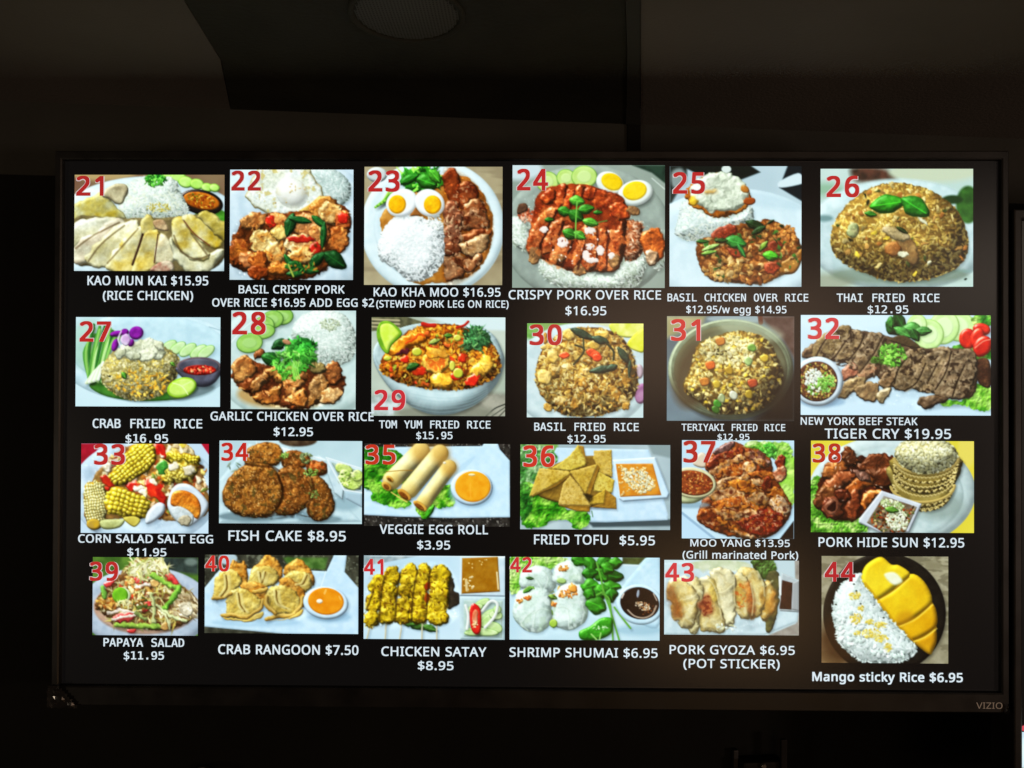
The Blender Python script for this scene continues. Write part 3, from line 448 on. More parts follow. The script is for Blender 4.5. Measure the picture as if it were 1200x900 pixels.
    p.lump(sdP([(120, 75), (190, 70), (260, 130), (262, 170), (200, 230), (170, 290), (120, 240), (95, 150)]), '#7aa82c', '#5f8f24', bev=10, sh=.3); p.lump(sdP([(130, 90), (190, 85), (245, 140), (240, 165), (190, 215), (165, 265), (135, 200), (118, 140)]), '#bcdc4c', '#d0e878', bev=16, amb=.75)
def d30(p):
    p.bg('#bcd0d4', '#a9c0c4', 300); p.flat(sdE(200, 100, 160, 70), '#7fae62', '#5c8a44', soft=30, cs=60); p.flat(sdE(400, 80, 260, 40), '#7c9a5c', soft=20); p.flat(sdE(560, 70, 130, 30), '#c2cba4', soft=14)
    p.lump(sdE(470, 420, 480, 370), '#c0d3d8', '#b0c5cb', bev=60, amb=.8, soft=10); p.lump(sdP([(675, 50), (900, 50), (895, 130), (780, 150), (690, 120)]), '#c4cc4c', '#dfe08c', bev=14, soft=6); p.lump(sdP([(780, 200), (830, 130), (900, 95), (900, 240), (840, 240)]), '#c9cc34', '#d8d85c', bev=14, soft=6); p.lump(sdE(865, 380, 30, 50), '#b4a0ac', bev=20, soft=10); p.lump(sdE(880, 530, 45, 70, 10), '#a47a9c', '#8a5c84', bev=24, soft=8)
    m = sdP([(165, 400), (200, 250), (290, 150), (390, 95), (520, 85), (650, 100), (760, 170), (820, 270), (848, 400), (840, 520), (760, 610), (620, 670), (450, 682), (330, 660), (230, 570), (175, 480)])
    p.rice(m, 1250, ('#b9984e', '#cbb06a', '#a07c38', '#d6c488', '#8a6228', '#bf9a4c'), '#5c3c18', L=(10, 20), W=(4.5, 7.5), bev=200, gain=.5, lo=.5, sh=.4)
    for i in range(34):
        x, y = p.R.uniform(220, 790), p.R.uniform(140, 630); p.lump(sdE(x, y, p.R.uniform(22, 42), p.R.uniform(14, 26), p.R.uniform(0, 180)), ('#c8a860', '#bf8a3c', '#d8c48c')[i % 3], '#a87a34', bev=14, bump=12, bs=14, sh=.35, wob=8, ws=16, spec=.1)
    p.bits(500, m, (9, 18), (4, 7), ('#c4a45c', '#a8803c', '#d8c48c', '#8a6028'), sh=.4)
    for a in ((225, 420, 45, 48), (390, 130, 40, 40), (560, 200, 45, 30), (280, 280, 34, 50), (610, 130, 50, 30)): p.lump(sdE(*a), '#c49a44', '#d8b870', bev=22, bump=14, bs=16, sh=.35, wob=6, spec=.15)
    p.mess(m, 1.3, 5, .4, 1.2)
    for a in ((355, 268, 32, 18, -5), (555, 260, 48, 26, 25), (580, 285, 26, 22, 0)): p.lump(sdE(*a), '#c83c1c', '#e05a34', bev=10, bump=8, bs=12, spec=.2, wob=6, sh=.3)
    for a in ((480, 125, 90, 26, 25), (600, 165, 60, 26, 15), (620, 365, 95, 24, -8), (680, 352, 40, 22, -20), (760, 270, 70, 24, 55), (800, 360, 60, 12, 95)): p.leaf(*a, col='#3c5240', vein=False)
    p.line([(640, 185), (690, 240), (690, 300)], 7, '#2c3424'); p.line([(430, 200), (485, 220), (480, 260), (420, 330)], 7, '#3c3c28'); p.line([(485, 160), (490, 230)], 5, '#33402c')
def d31(p):
    p.bg('#66747a', '#556269', 120); p.flat(sdP([(60, 30), (330, 30), (300, 100), (60, 180)], False), '#8f8a64', '#a49c78', soft=40, cs=80); p.flat(sdE(560, 50, 220, 30), '#8a9aa0', soft=20); p.flat(sdP([(690, 30), (940, 30), (940, 330), (860, 200)], False), '#4c3a34', '#5c4a44', soft=30); p.flat(sdP([(940, 420), (940, 750), (640, 750), (800, 640)], False), '#2c231e', soft=50); p.line([(700, 30), (705, 75)], 16, '#5c3c30', lit=0); p.flat(sdE(150, 640, 200, 120), '#6f808c', soft=60, a=.6)
    p.lump(sdE(500, 395, 425, 342), '#a3b094', '#939f84', bev=70, amb=.4, sh=.5, shd=(14, 22)); p.lump(sdE(500, 388, 405, 322), '#747e68', '#626a56', bev=20, amb=.7); p.lump(sdE(500, 395, 385, 302), '#4c4834', '#747a62', bev=30, amb=.7, cs=300, con=3)
    p.flat(sdE(250, 440, 130, 220, 15), '#4a3c2a', soft=70, a=.8); p.flat(sdE(760, 470, 110, 210, -15), '#3f3222', soft=60, a=.7); p.flat(sdE(640, 130, 220, 60, 10), '#a9b49c', soft=40, a=.5)
    m = sdP([(180, 500), (230, 400), (250, 300), (290, 220), (380, 180), (520, 140), (640, 150), (750, 200), (800, 290), (850, 400), (840, 500), (760, 620), (640, 680), (500, 695), (380, 680), (300, 620), (220, 570)])
    p.rice(m, 900, ('#b8a05c', '#c8b878', '#9a7c3c', '#d0c48c', '#8a6a2c', '#bca860'), '#66501f', L=(8, 14), W=(5.5, 9), bev=160, gain=.5, lo=.5, sh=.5)
    p.bits(150, m, (10, 17), (8, 12), ('#c8b470', '#b09048', '#d0bc7c', '#a88440', '#d8b840'), spec=.12, sh=.5); p.bits(300, sdE(480, 260, 200, 100), (8, 13), (6, 9), ('#d0c68c', '#c4b878', '#dcd4a4'), sh=.35)
    p.mess(m, 1.4, 5, .5, 1.2)
    for x, y, c in ((428, 205, '#c8803c'), (360, 368, '#d0682c'), (648, 490, '#b8502c'), (320, 480, '#c07a34')): p.lump(sdP([(x-32, y-20), (x+25, y-28), (x+34, y+14), (x-14, y+28)]), c, C3(c)*.85, bev=10, spec=.12, sh=.4, bump=6, bs=12)
    for x, y, c in ((645, 248, '#7aa84c'), (622, 340, '#a4c07c'), (410, 628, '#3f8a2c'), (400, 668, '#3c6a24'), (440, 590, '#a9b888'), (730, 320, '#c8a83c'), (405, 495, '#d0b040'), (490, 405, '#c09a34'), (520, 570, '#d8dcc4'), (625, 565, '#c8a838')): p.lump(sdE(x, y, 28, 22, x % 90), c, C3(c)*.8, bev=12, spec=.15, sh=.4, wob=5)
    for i in range(9): p.lump(sdE(405+p.R.uniform(0, 70), 255+p.R.uniform(0, 40), 9, 4, p.R.uniform(0, 180)), '#2a2814', bev=3)
    p.mul(sdE(830, 600, 190, 200), .65, 120)
def d32(p):
    p.bg('#bfd8ea', '#b4cfe2', 400); p.flat(sdE(600, 560, 560, 90), '#b9d4e8', soft=40); p.flat(sdE(300, 80, 300, 60), '#c2dcec', soft=60)
    for cx, cy, rx, ry in ((960, 110, 110, 90), (880, 120, 90, 100), (790, 160, 90, 90), (720, 110, 60, 70)):
        p.lump(sdE(cx, cy, rx, ry, 20), '#b4dc8c', '#c8e8a4', bev=16, rim='#8fc05c', sh=.15, amb=.75)
        p.lump(sdE(cx, cy, rx*.6, ry*.6, 20), '#cdeab0', bev=10, soft=12, amb=.85)
    p.frill(sdP([(1050, 47), (1160, 47), (1160, 110), (1060, 100)])); p.frill(sdP([(930, 230), (1160, 200), (1160, 300), (940, 290)]))
    p.frill(sdP([(840, 540), (960, 550), (1040, 520), (1080, 450), (1160, 480), (1160, 590), (1080, 600), (1000, 580), (880, 580)]), ('#4f9a24', '#8fd04c', '#b8ec7c'))
    for a in ((1020, 185, 52, 60, 0), (1100, 130, 52, 36, 10), (1075, 180, 40, 60, 20), (1105, 230, 50, 66, 35)): p.lump(sdE(*a), '#b01c14', '#d8341c', bev=24, spec=.35, sh=.4, bump=6, bs=20)
    p.line([(1060, 240), (1110, 200), (1150, 190)], 3, '#f0a890', a=.8)
    p.lump(sdP([(1060, 320), (1130, 300), (1155, 360), (1150, 470), (1080, 440)]), '#3c2418', '#5a3c28', bev=20, bump=18, bs=14)
    M = dict(bev=16, bump=30, bs=30, cs=26, spec=.1, sh=.4, shd=(4, 10), amb=.3, wob=8, ws=26)
    p.lump(sdP([(48, 290), (60, 250), (140, 200), (250, 120), (400, 140), (520, 160), (640, 200), (760, 240), (880, 240), (1050, 260), (1075, 400), (1050, 520), (900, 530), (740, 480), (560, 470), (480, 400), (300, 330), (120, 300)]), '#4a3a2c', '#5c4a38', bev=20, bump=24, bs=16, sh=.4)
    for pts, a, b in [([(50, 285), (70, 245), (140, 215), (150, 280), (100, 300)], '#4c3a2a', '#6a563e'), ([(110, 280), (150, 190), (260, 120), (330, 125), (300, 210), (240, 290), (170, 305)], '#6c5a3c', '#83704e'), ([(240, 290), (310, 190), (370, 140), (412, 170), (390, 240), (320, 310)], '#6a5840', '#847052'), ([(355, 320), (410, 200), (450, 150), (520, 170), (500, 260), (440, 350), (380, 380)], '#66533c', '#80705a'),
        ([(580, 440), (600, 360), (680, 250), (760, 250), (770, 330), (720, 440), (650, 490), (590, 470)], '#625038', '#7c6a50'), ([(690, 450), (760, 300), (860, 235), (920, 260), (900, 380), (830, 480), (760, 490)], '#6a583f', '#87745a'), ([(820, 490), (890, 330), (960, 260), (1050, 260), (1070, 340), (1050, 420), (1000, 520), (900, 530)], '#665440', '#7f6c54'), ([(740, 540), (830, 520), (900, 535), (830, 570), (780, 595), (745, 575)], '#4c3a28', '#6c5844'), ([(500, 440), (560, 370), (610, 350), (580, 440), (530, 470)], '#6a5238', '#8a7458'),
        ([(290, 370), (340, 330), (380, 390), (310, 420), (285, 410)], '#7a4a38', '#8f6450'), ([(380, 400), (440, 340), (490, 370), (420, 430)], '#74503c', '#9a7a5c'), ([(255, 520), (300, 440), (400, 410), (420, 450), (340, 500), (290, 530)], '#7c6444', '#94805c'), ([(360, 490), (420, 450), (490, 450), (480, 540), (410, 540)], '#8a7454', '#70583c'), ([(490, 510), (560, 480), (540, 540), (510, 560)], '#b0a080', '#94805c')]:
        p.lump(sdP(pts), a, b, **M)
    p.spots(sdP([(120, 290), (260, 130), (520, 170), (760, 250), (1050, 270), (1050, 500), (900, 520), (600, 460), (350, 370)]), '#2a1e14', 20, .6, .05, .85, stx=.8); p.spots(sdP([(120, 290), (260, 130), (520, 170), (760, 250), (1050, 270), (1050, 500), (900, 520), (600, 460), (350, 370)]), '#b4a084', 18, .63, .05, .6)
    p.mess(sdP([(40, 300), (60, 240), (250, 110), (520, 160), (760, 235), (1055, 250), (1085, 400), (1060, 530), (780, 605), (560, 560), (260, 540), (290, 340)]), .9, 7, .4, .8)
    for pts in ([(300, 205), (270, 250), (240, 292)], [(412, 165), (380, 235), (320, 312)], [(520, 172), (470, 270), (385, 385)], [(772, 330), (720, 440), (650, 490)], [(922, 262), (890, 380), (830, 482)], [(660, 300), (610, 370), (590, 445)], [(205, 165), (160, 230), (130, 292)], [(840, 330), (790, 430)], [(1000, 340), (960, 430), (930, 520)]): p.line(pts, 5, '#241a10', a=.75, lit=0); p.line([(x+8, y+4) for x, y in pts], 4, '#9c8a6c', a=.45, lit=0)
    for a in ((590, 120, 60, 44, 30), (620, 80, 60, 30, 60), (700, 130, 60, 40, 10), (760, 140, 48, 26, 0), (570, 90, 36, 26, 90), (640, 150, 60, 26, 30), (710, 165, 40, 26, 60)): p.leaf(*a, col=('#3c7a34', '#4f8f44', '#2a5a26')[int(a[0]) % 3])
    p.lump(sdP([(560, 190), (640, 165), (740, 230), (700, 240), (600, 210)]), '#4a3c28', bev=10, bump=10, bs=12); p.bits(110, sdE(575, 280, 85, 65, 10), (9, 20), (4, 9), ('#5c9a34', '#7ab84c', '#3f7424', '#8fcf5c', '#2c4a1c')); p.bits(26, sdE(490, 310, 40, 26), (8, 16), (4, 7), ('#5c8a34', '#3c5a20'))
    p.flat(sdE(170, 555, 130, 30), '#7a98b4', soft=20, a=.7); p.lump(sdE(140, 435, 150, 145), '#c8d8e4', '#b4c8d8', bev=24, sh=.3); p.lump(sdE(135, 435, 122, 118), '#3c2418', '#5c3420', bev=14)
    s = sdE(135, 435, 116, 112); p.bits(260, s, (5, 12), (4, 7), ('#8a6a34', '#3a1c10', '#b09a54', '#4f6a24', '#6a3c1c', '#c8b470')); p.bits(90, sdE(120, 420, 62, 62), (7, 13), (4, 7), ('#d0dcd0', '#bccabc', '#e0e8dc')); p.bits(70, sdE(190, 440, 55, 60), (7, 13), (4, 6), ('#7ab04c', '#5c9a3c', '#9acc6c')); p.bits(40, sdE(130, 480, 70, 34), (7, 13), (4, 6), ('#7ab04c', '#d8e0d0', '#4f7a2c'))
def corn(p, pts, ang, r=16, a='#d6c03a', b='#c4a824'):
    sd = sdP(pts); p.lump(sd, '#a8842a', '#8f6a18', bev=40, sh=.4, amb=.4); c, s = math.cos(math.radians(ang)), math.sin(math.radians(ang)); bb = sd.bb; cx, cy = (bb[0]+bb[2])/2, (bb[1]+bb[3])/2
    for i in range(-14, 15):
        for j in range(-14, 15):
            u = i*r*1.75+(j % 2)*3; v = j*r*1.55+3*math.sin(i); x, y = cx+c*u-s*v, cy+s*u+c*v
            if sd(np.array(x), np.array(y)) > r*.3: p.lump(sdE(x, y, r*.95+p.R.uniform(-1, 1), r*.82, ang+p.R.uniform(-8, 8)), C3(a)*p.R.uniform(.92, 1.08), b, bev=r*.8, spec=.25, amb=.5)
    p.dome(sd, 60, .6, .4)
def d33(p):
    p.bg('#b9cfe4', '#aac2da', 300); p.flat(sdP([(60, 58), (215, 58), (62, 235)], False), '#a01c34', '#8a1428', soft=4); p.flat(sdP([(905, 58), (962, 58), (962, 140)], False), '#a01c34', soft=4)
    p.lump(sdE(510, 400, 520, 380), '#bed3e8', '#aec6dc', bev=60, amb=.8)
    p.lump(sdP([(150, 320), (220, 210), (400, 80), (780, 62), (900, 220), (950, 400), (930, 560), (700, 600), (500, 560), (200, 600), (90, 560)]), '#7a5a34', '#94703c', bev=20, amb=.7, spec=.1, wob=8)
    p.bits(330, sdE(560, 330, 390, 260), (12, 30), (8, 16), ('#a0441c', '#c8a884', '#8a2c18', '#e0d4b4', '#6a7a34', '#b8742c', '#d8c470', '#5c3418'), spec=.2)
    p.bits(46, sdE(760, 130, 110, 70), (16, 30), (9, 15), ('#c4b48c', '#a08a64', '#d8ccac', '#c8b040'), spec=.1)
    corn(p, [(650, 130), (760, 120), (890, 150), (890, 210), (760, 205), (660, 175)], 8, 15, '#c8b434', '#b49c24'); corn(p, [(625, 330), (700, 200), (860, 210), (870, 290), (760, 330)], 30, 16, '#cfc05c', '#b8a03c')
    for pts in ([(570, 62), (640, 70), (665, 130), (640, 165), (590, 130)], [(505, 330), (600, 330), (665, 420), (650, 480), (560, 430)], [(380, 350), (450, 320), (460, 370), (400, 395)], [(200, 300), (240, 275), (300, 340), (260, 370)], [(215, 370), (260, 370), (250, 410)]): p.lump(sdP(pts), '#a01a18', '#c8341c', bev=16, spec=.35, sh=.4)
    p.lump(sdP([(600, 200), (650, 180), (670, 230), (640, 270), (600, 250)]), '#2a5c24', '#3f7a34', bev=14, spec=.3)
    for a in ((245, 220, 36, 34), (575, 325, 26, 17), (465, 378, 30, 20), (500, 410, 36, 22), (888, 312, 20, 22), (625, 148, 16, 12), (710, 215, 40, 26), (820, 245, 40, 40)): p.lump(sdE(*a), '#cfc4a4', '#e0d8c4', bev=14, spec=.12, sh=.35)
    p.mess(sdE(570, 320, 390, 250), 2.0)
    corn(p, [(260, 280), (330, 190), (400, 90), (470, 60), (560, 62), (590, 170), (540, 240), (400, 330), (310, 350)], -38, 17)
    corn(p, [(85, 370), (120, 330), (200, 330), (250, 420), (240, 560), (200, 650), (120, 655), (85, 520)], 80, 12, '#c8c48a', '#b4ac6c'); corn(p, [(230, 480), (270, 380), (340, 360), (420, 400), (530, 450), (530, 540), (480, 590), (350, 570), (250, 540)], 15, 20)
    p.mess(sdE(480, 350, 430, 320), 1.0, 6, .35, .8)
    p.lump(sdE(150, 625, 50, 38), '#c09a24', '#a88a3c', bev=16); p.lump(sdP([(200, 600), (330, 590), (370, 600), (330, 650), (220, 660)]), '#b4bc84', '#a0a468', bev=20, bump=10, bs=30); p.lump(sdP([(360, 580), (440, 570), (480, 600), (440, 645), (390, 620)]), '#c8bc5c', '#b0a048', bev=14)
    p.lump(sdP([(515, 620), (530, 540), (600, 475), (650, 490), (640, 550), (570, 610)]), '#ccd8e4', '#b4c0d0', bev=26, sh=.35)
    p.lump(sdP([(668, 480), (700, 380), (760, 340), (850, 360), (940, 450), (955, 510), (900, 590), (820, 640), (740, 610), (690, 550)]), '#cfdce8', '#bccada', bev=26, sh=.4)
    p.lump(sdP([(690, 470), (710, 400), (790, 388), (870, 430), (905, 510), (880, 590), (800, 530), (710, 500)]), '#b8641c', '#cf8a34', bev=20, bump=20, bs=24, spec=.2); p.lump(sdP([(690, 520), (760, 500), (850, 560), (840, 630), (790, 640), (720, 590)]), '#a8b0b0', '#cfdce4', bev=16, bump=8, bs=20); p.lump(sdE(790, 600, 40, 34), '#8f8a78', '#b4a88c', bev=14, wob=8, bump=8, bs=12)
def d34(p):
    p.bg('#a4bec8', '#b3ccd6', 260); p.flat(sdE(660, 40, 140, 44), '#3a2c20', '#5a4a38', soft=14); p.lump(sdP([(77, 330), (300, 60), (540, 90), (860, 180), (940, 440), (1130, 640), (500, 660), (77, 650)], False), '#b8d0da', '#a9c3cf', bev=30, amb=.8, soft=6); p.line([(540, 95), (860, 185)], 6, '#d8e6ec')
    p.flat(sdE(330, 600, 260, 40), '#5c7078', soft=24, a=.8); p.flat(sdE(820, 620, 160, 30), '#5c7078', soft=24, a=.7); p.flat(sdE(600, 590, 200, 30), '#7c94a0', soft=20); p.flat(sdE(1010, 500, 110, 60), '#8aa4b0', soft=40); p.bits(14, sdE(560, 605, 200, 26), (10, 34), (3, 7), ('#3a3c38', '#5c6a70'), rot=(-20, 20), sh=0); p.bits(6, sdE(190, 230, 60, 40), (14, 30), (3, 7), ('#6a7a6c', '#8a9a8a'))
    for pts, a, b in [([(265, 140), (330, 80), (440, 52), (530, 90), (545, 160), (500, 215), (380, 225), (280, 210)], '#84521f', '#a06c30'), ([(540, 200), (560, 130), (640, 118), (740, 160), (735, 220), (660, 250), (560, 240)], '#6e3f18', '#8c5826'), ([(725, 260), (740, 195), (800, 190), (870, 215), (875, 260), (830, 295), (760, 290)], '#7a3412', '#a8602c'),
        ([(515, 270), (580, 235), (660, 235), (760, 310), (770, 430), (730, 520), (640, 580), (560, 590), (500, 570), (480, 420)], '#6c4018', '#875828'), ([(730, 330), (800, 300), (880, 380), (930, 500), (900, 590), (820, 632), (750, 600), (730, 520), (770, 420)], '#6e441a', '#8a5a28'), ([(103, 430), (150, 320), (250, 235), (360, 212), (470, 240), (530, 340), (540, 440), (490, 550), (420, 600), (300, 605), (180, 570), (115, 500)], '#74491c', '#8f622b')]:
        s = sdP(pts); p.lump(s, a, b, bev=46, bump=44, bs=46, cs=40, spec=.1, amb=.3, wob=7, ws=30, sh=.5, shd=(8, 12))
        p.spots(s, '#4a2a10', 18, .6, .05, .7); p.spots(s, '#d0a468', 9, .68, .05, .7); p.spots(s, '#3c3a1c', 30, .66, .05, .6)
    p.mess(sdP([(95, 430), (250, 220), (270, 90), (440, 45), (700, 120), (880, 210), (940, 500), (820, 640), (560, 600), (300, 615), (120, 540)]), .6, 6, .35, 1.6)
    for pts in ([(515, 300), (548, 440), (490, 565), (420, 605)], [(760, 320), (778, 430), (735, 520), (745, 600)], [(270, 215), (380, 228), (470, 236), (520, 265)], [(545, 160), (548, 220)], [(740, 200), (730, 280)]): p.line(pts, 9, '#2c1606', a=.6, lit=0)
    p.bits(90, sdE(330, 400, 190, 160), (3, 8), (2, 3), ('#d8b078', '#4a2810', '#c08a4c'), sh=.2)
    p.herb(565, 155, 26, 24, 14, ('#7a9a4c', '#5c7a34'), (7, 14)); p.herb(715, 165, 45, 34, 26, ('#5c6a3c', '#7c8a5c', '#3c4a28'), (7, 14)); p.herb(755, 275, 50, 26, 26, ('#6a8a3c', '#8aa85c', '#3c5424'), (7, 14)); p.herb(775, 440, 34, 28, 18, ('#7a8a4c', '#5c6a34'), (6, 12))
    p.lump(sdP([(870, 165), (1140, 250), (1140, 430), (1000, 410), (990, 480), (930, 430), (880, 290)], False), '#a9c0cc', '#b9cfd9', bev=16, sh=.2); p.lump(sdP([(1000, 410), (1140, 425), (1140, 540), (1010, 470)], False), '#9ab2c0', bev=20, amb=.7); p.lump(sdP([(905, 200), (1125, 268), (1125, 405), (1005, 388)], False), '#7c8c84', '#96a89c', bev=10)
    for a in ((1000, 250, 60, 40, 20), (1080, 340, 60, 50, 0), (1010, 290, 40, 36, 0), (1100, 300, 40, 40, 10), (990, 330, 40, 30, 30), (1050, 375, 60, 24, 10)): p.lump(sdE(*a), '#a4be5c', '#c4d48c', bev=16, bump=10, bs=16, spec=.1, sh=.35, wob=6)
    p.bits(24, sdE(1030, 310, 85, 70), (6, 14), (4, 8), ('#5c7a2c', '#d8e0a4', '#8aa84c'))
    p.line([(870, 168), (940, 300), (1000, 405), (1140, 425)], 5, '#d4e2ea', sm=False); p.line([(870, 168), (1140, 252)], 6, '#d4e2ea', sm=False)
def d35(p):
    p.bg('#1c1a18', '#3a3632', 30, 4); p.spots(sdE(600, 350, 700, 500), '#8a8680', 12, .68, .06, .8)
    p.lump(sdP([(43, 60), (940, 50), (955, 30), (1060, 32), (1075, 75), (1150, 160), (1153, 590), (700, 596), (300, 585), (43, 572)], False), '#bfdcf2', '#b3d2ec', bev=14, amb=.85)
    p.flat(sdE(780, 220, 140, 20, -40), '#9cbcd8', soft=14, a=.5)
    p.frill(sdP([(43, 80), (150, 60), (330, 110), (420, 330), (300, 330), (200, 300), (120, 360), (43, 360)]), ('#256a14', '#4f9a24', '#8ac04c')); p.frill(sdP([(43, 330), (200, 330), (330, 400), (400, 500), (300, 520), (190, 490), (100, 460), (110, 400), (43, 360)]), ('#2c7a14', '#5fb02c', '#9ad854')); p.frill(sdP([(440, 490), (600, 380), (700, 350), (735, 440), (720, 500), (640, 525), (560, 520), (540, 590), (480, 595)]), ('#2c7a14', '#6ab82c', '#a8dc5c'))
    def roll(ax, ay, bx, by, w, ea, eb):
        dx, dy = bx-ax, by-ay; L = math.hypot(dx, dy); nx, ny = -dy/L*w, dx/L*w
        s = sdP([(ax+nx, ay+ny), (ax-dx/L*16, ay-dy/L*16), (ax-nx, ay-ny), (bx-nx, by-ny), (bx+dx/L*18, by+dy/L*18), (bx+nx, by+ny)]) if 0 else sdC(ax, ay, bx, by, w)
        p.lump(s, '#d2bd7c', '#dccf98', bev=w*1.05, bump=5, bs=60, cs=90, amb=.42, spec=.03, sh=.45, shd=(10, 14))
        p.flat(sdE(ax, ay, w*1.15, w*1.15), '#b8883c', soft=w, a=.6); p.flat(sdE(bx, by, w*.9, w*.9), '#bf9a44', soft=w*.8, a=.4)
    roll(475, 90, 255, 310, 70, 0, 0); p.line([(215, 245), (330, 235), (410, 235)], 3, '#8a6428')
    for a in ((240, 300, 34, 18, 40), (215, 355, 44, 28, 40)): p.lump(sdE(*a), '#a87830', '#c89c4c', bev=10, sh=.3); p.lump(sdE(a[0]-2, a[1]+4, a[2]*.6, a[3]*.55, a[4]), '#5a3410', '#7a4c1c', bev=5)
    roll(620, 105, 390, 380, 66, 0, 0); roll(690, 210, 495, 480, 56, 0, 0)
    for a in ((350, 420, 62, 30, 40), (470, 505, 62, 26, 35)): p.lump(sdE(*a), '#b07c34', '#c89848', bev=12, sh=.3); p.lump(sdE(a[0]-6, a[1]+6, a[2]*.7, a[3]*.6, a[4]), '#6a3c14', '#8f5c24', bev=8, bump=8, bs=12)
    p.line([(250, 400), (310, 440), (370, 475)], 4, '#d8b468'); p.lump(sdE(655, 178, 12, 9), '#e8e0c0', bev=5); p.leaf(545, 545, 60, 22, -55, '#3c8a20')
    p.flat(sdE(870, 400, 180, 130), '#9cbcd8', soft=40, a=.6); p.lump(sdE(862, 365, 160, 138), '#c4dcf0', '#b4d0e8', bev=26, sh=.25); p.lump(sdE(870, 358, 136, 118), '#d88a18', '#e09c28', bev=16, amb=.75); p.lump(sdE(862, 268, 26, 9), '#ecd8a8', bev=6, soft=5); p.line([(850, 330), (852, 440)], 6, '#eca43c', a=.5, lit=0)
def d36(p):
    p.bg('#8a9ca4', '#a9bac2', 200); p.flat(sdP([(60, 30), (340, 30), (340, 300), (60, 320)], False), '#5c8a3c', '#7aa05c', soft=20); p.flat(sdP([(1000, 30), (1180, 30), (1180, 140), (1040, 110)], False), '#7c8c90', soft=20); p.flat(sdP([(560, 610), (1180, 590), (1180, 640), (600, 650)], False), '#3c4a50', soft=16)
    p.lump(sdP([(330, 60), (1010, 75), (1060, 200), (1155, 560), (1150, 595), (700, 612), (250, 600), (100, 500)], False), '#bcd6ec', '#aecbe4', bev=16, amb=.85)
    p.frill(sdP([(62, 60), (200, 40), (340, 120), (250, 240), (180, 300), (62, 340)]), ('#3c7a34', '#5f9a54', '#a4c894')); p.frill(sdP([(62, 340), (200, 330), (350, 420), (420, 520), (560, 540), (560, 640), (470, 660), (420, 600), (300, 600), (200, 650), (100, 640), (62, 560)]), ('#2c7a14', '#5fae2c', '#a0dc5c')); p.frill(sdP([(62, 330), (130, 350), (150, 500), (62, 600)]), ('#1f5a1c', '#3f8a2c', '#6fae4c'))
    p.lump(sdP([(180, 400), (230, 240), (430, 140), (620, 120), (720, 150), (735, 400), (740, 490), (580, 500), (360, 470)]), '#6e5420', '#8a6c2c', bev=20, bump=8, bs=14, sh=.4)
    T = dict(bev=10, bump=9, bs=16, cs=60, amb=.6, sh=.45, shd=(4, 12))
    def tri(pts, side=None, c='#c2a558', d='#b0923c'):
        if side: p.lump(sdP(side, False), '#8a6420', '#a07a30', bev=6, bump=6, bs=10, sh=.45, shd=(4, 12))
        p.lump(sdP(pts, False), c, d, wob=4, ws=14, **T); p.spots(sdP(pts, False), '#8f6c1c', 14, .6, .1, .5)
    tri([(610, 85), (735, 80), (742, 275), (650, 245), (603, 140)]); tri([(300, 215), (430, 120), (490, 42), (545, 160), (540, 190), (430, 230)], [(490, 42), (530, 50), (556, 180), (540, 190)], '#c8b45c', '#bca444')
    tri([(610, 260), (650, 245), (755, 300), (740, 390), (610, 380)], None, '#bc9f3c', '#c8b45c'); tri([(575, 480), (580, 440), (690, 370), (680, 470)], [(680, 470), (690, 370), (770, 430), (775, 515), (580, 500)], '#b8983c', '#a88a34')
    tri([(130, 420), (205, 215), (420, 238), (430, 255), (330, 320), (150, 415)], [(150, 418), (330, 315), (430, 255), (430, 275), (330, 350), (150, 425)], '#b4963c', '#c8ac5c'); tri([(430, 240), (630, 185), (545, 400), (460, 280)], [(630, 185), (650, 210), (580, 415), (545, 400)]); tri([(345, 480), (380, 330), (430, 270), (500, 350), (580, 490)], [(345, 478), (580, 490), (575, 535), (480, 530), (350, 490)], '#c8ac64', '#b89a4c')
    p.mul(sdP([(530, 400), (600, 420), (580, 470), (545, 430)]), .4, 20); p.line([(590, 530), (598, 572)], 4, '#5c7a5c')
    p.lump(sdP([(745, 150), (1060, 130), (1165, 400), (1150, 435), (820, 460), (790, 440)], False), '#c4dcf0', '#b4d0e8', bev=14, sh=.35); p.lump(sdP([(768, 180), (1042, 178), (1105, 412), (800, 425)], False), '#b8701c', '#cc8a30', bev=10, amb=.7)
    p.bits(330, sdP([(800, 230), (860, 210), (1000, 240), (1060, 330), (1040, 370), (950, 400), (860, 340)]), (5, 11), (4, 7), ('#ccc8a4', '#dcdcc4', '#bcb48c', '#d8d0a8')); p.bits(60, sdP([(775, 190), (1030, 190), (1090, 405), (805, 415)], False), (6, 12), (4, 8), ('#d8a860', '#e0c48c'), sh=.25)
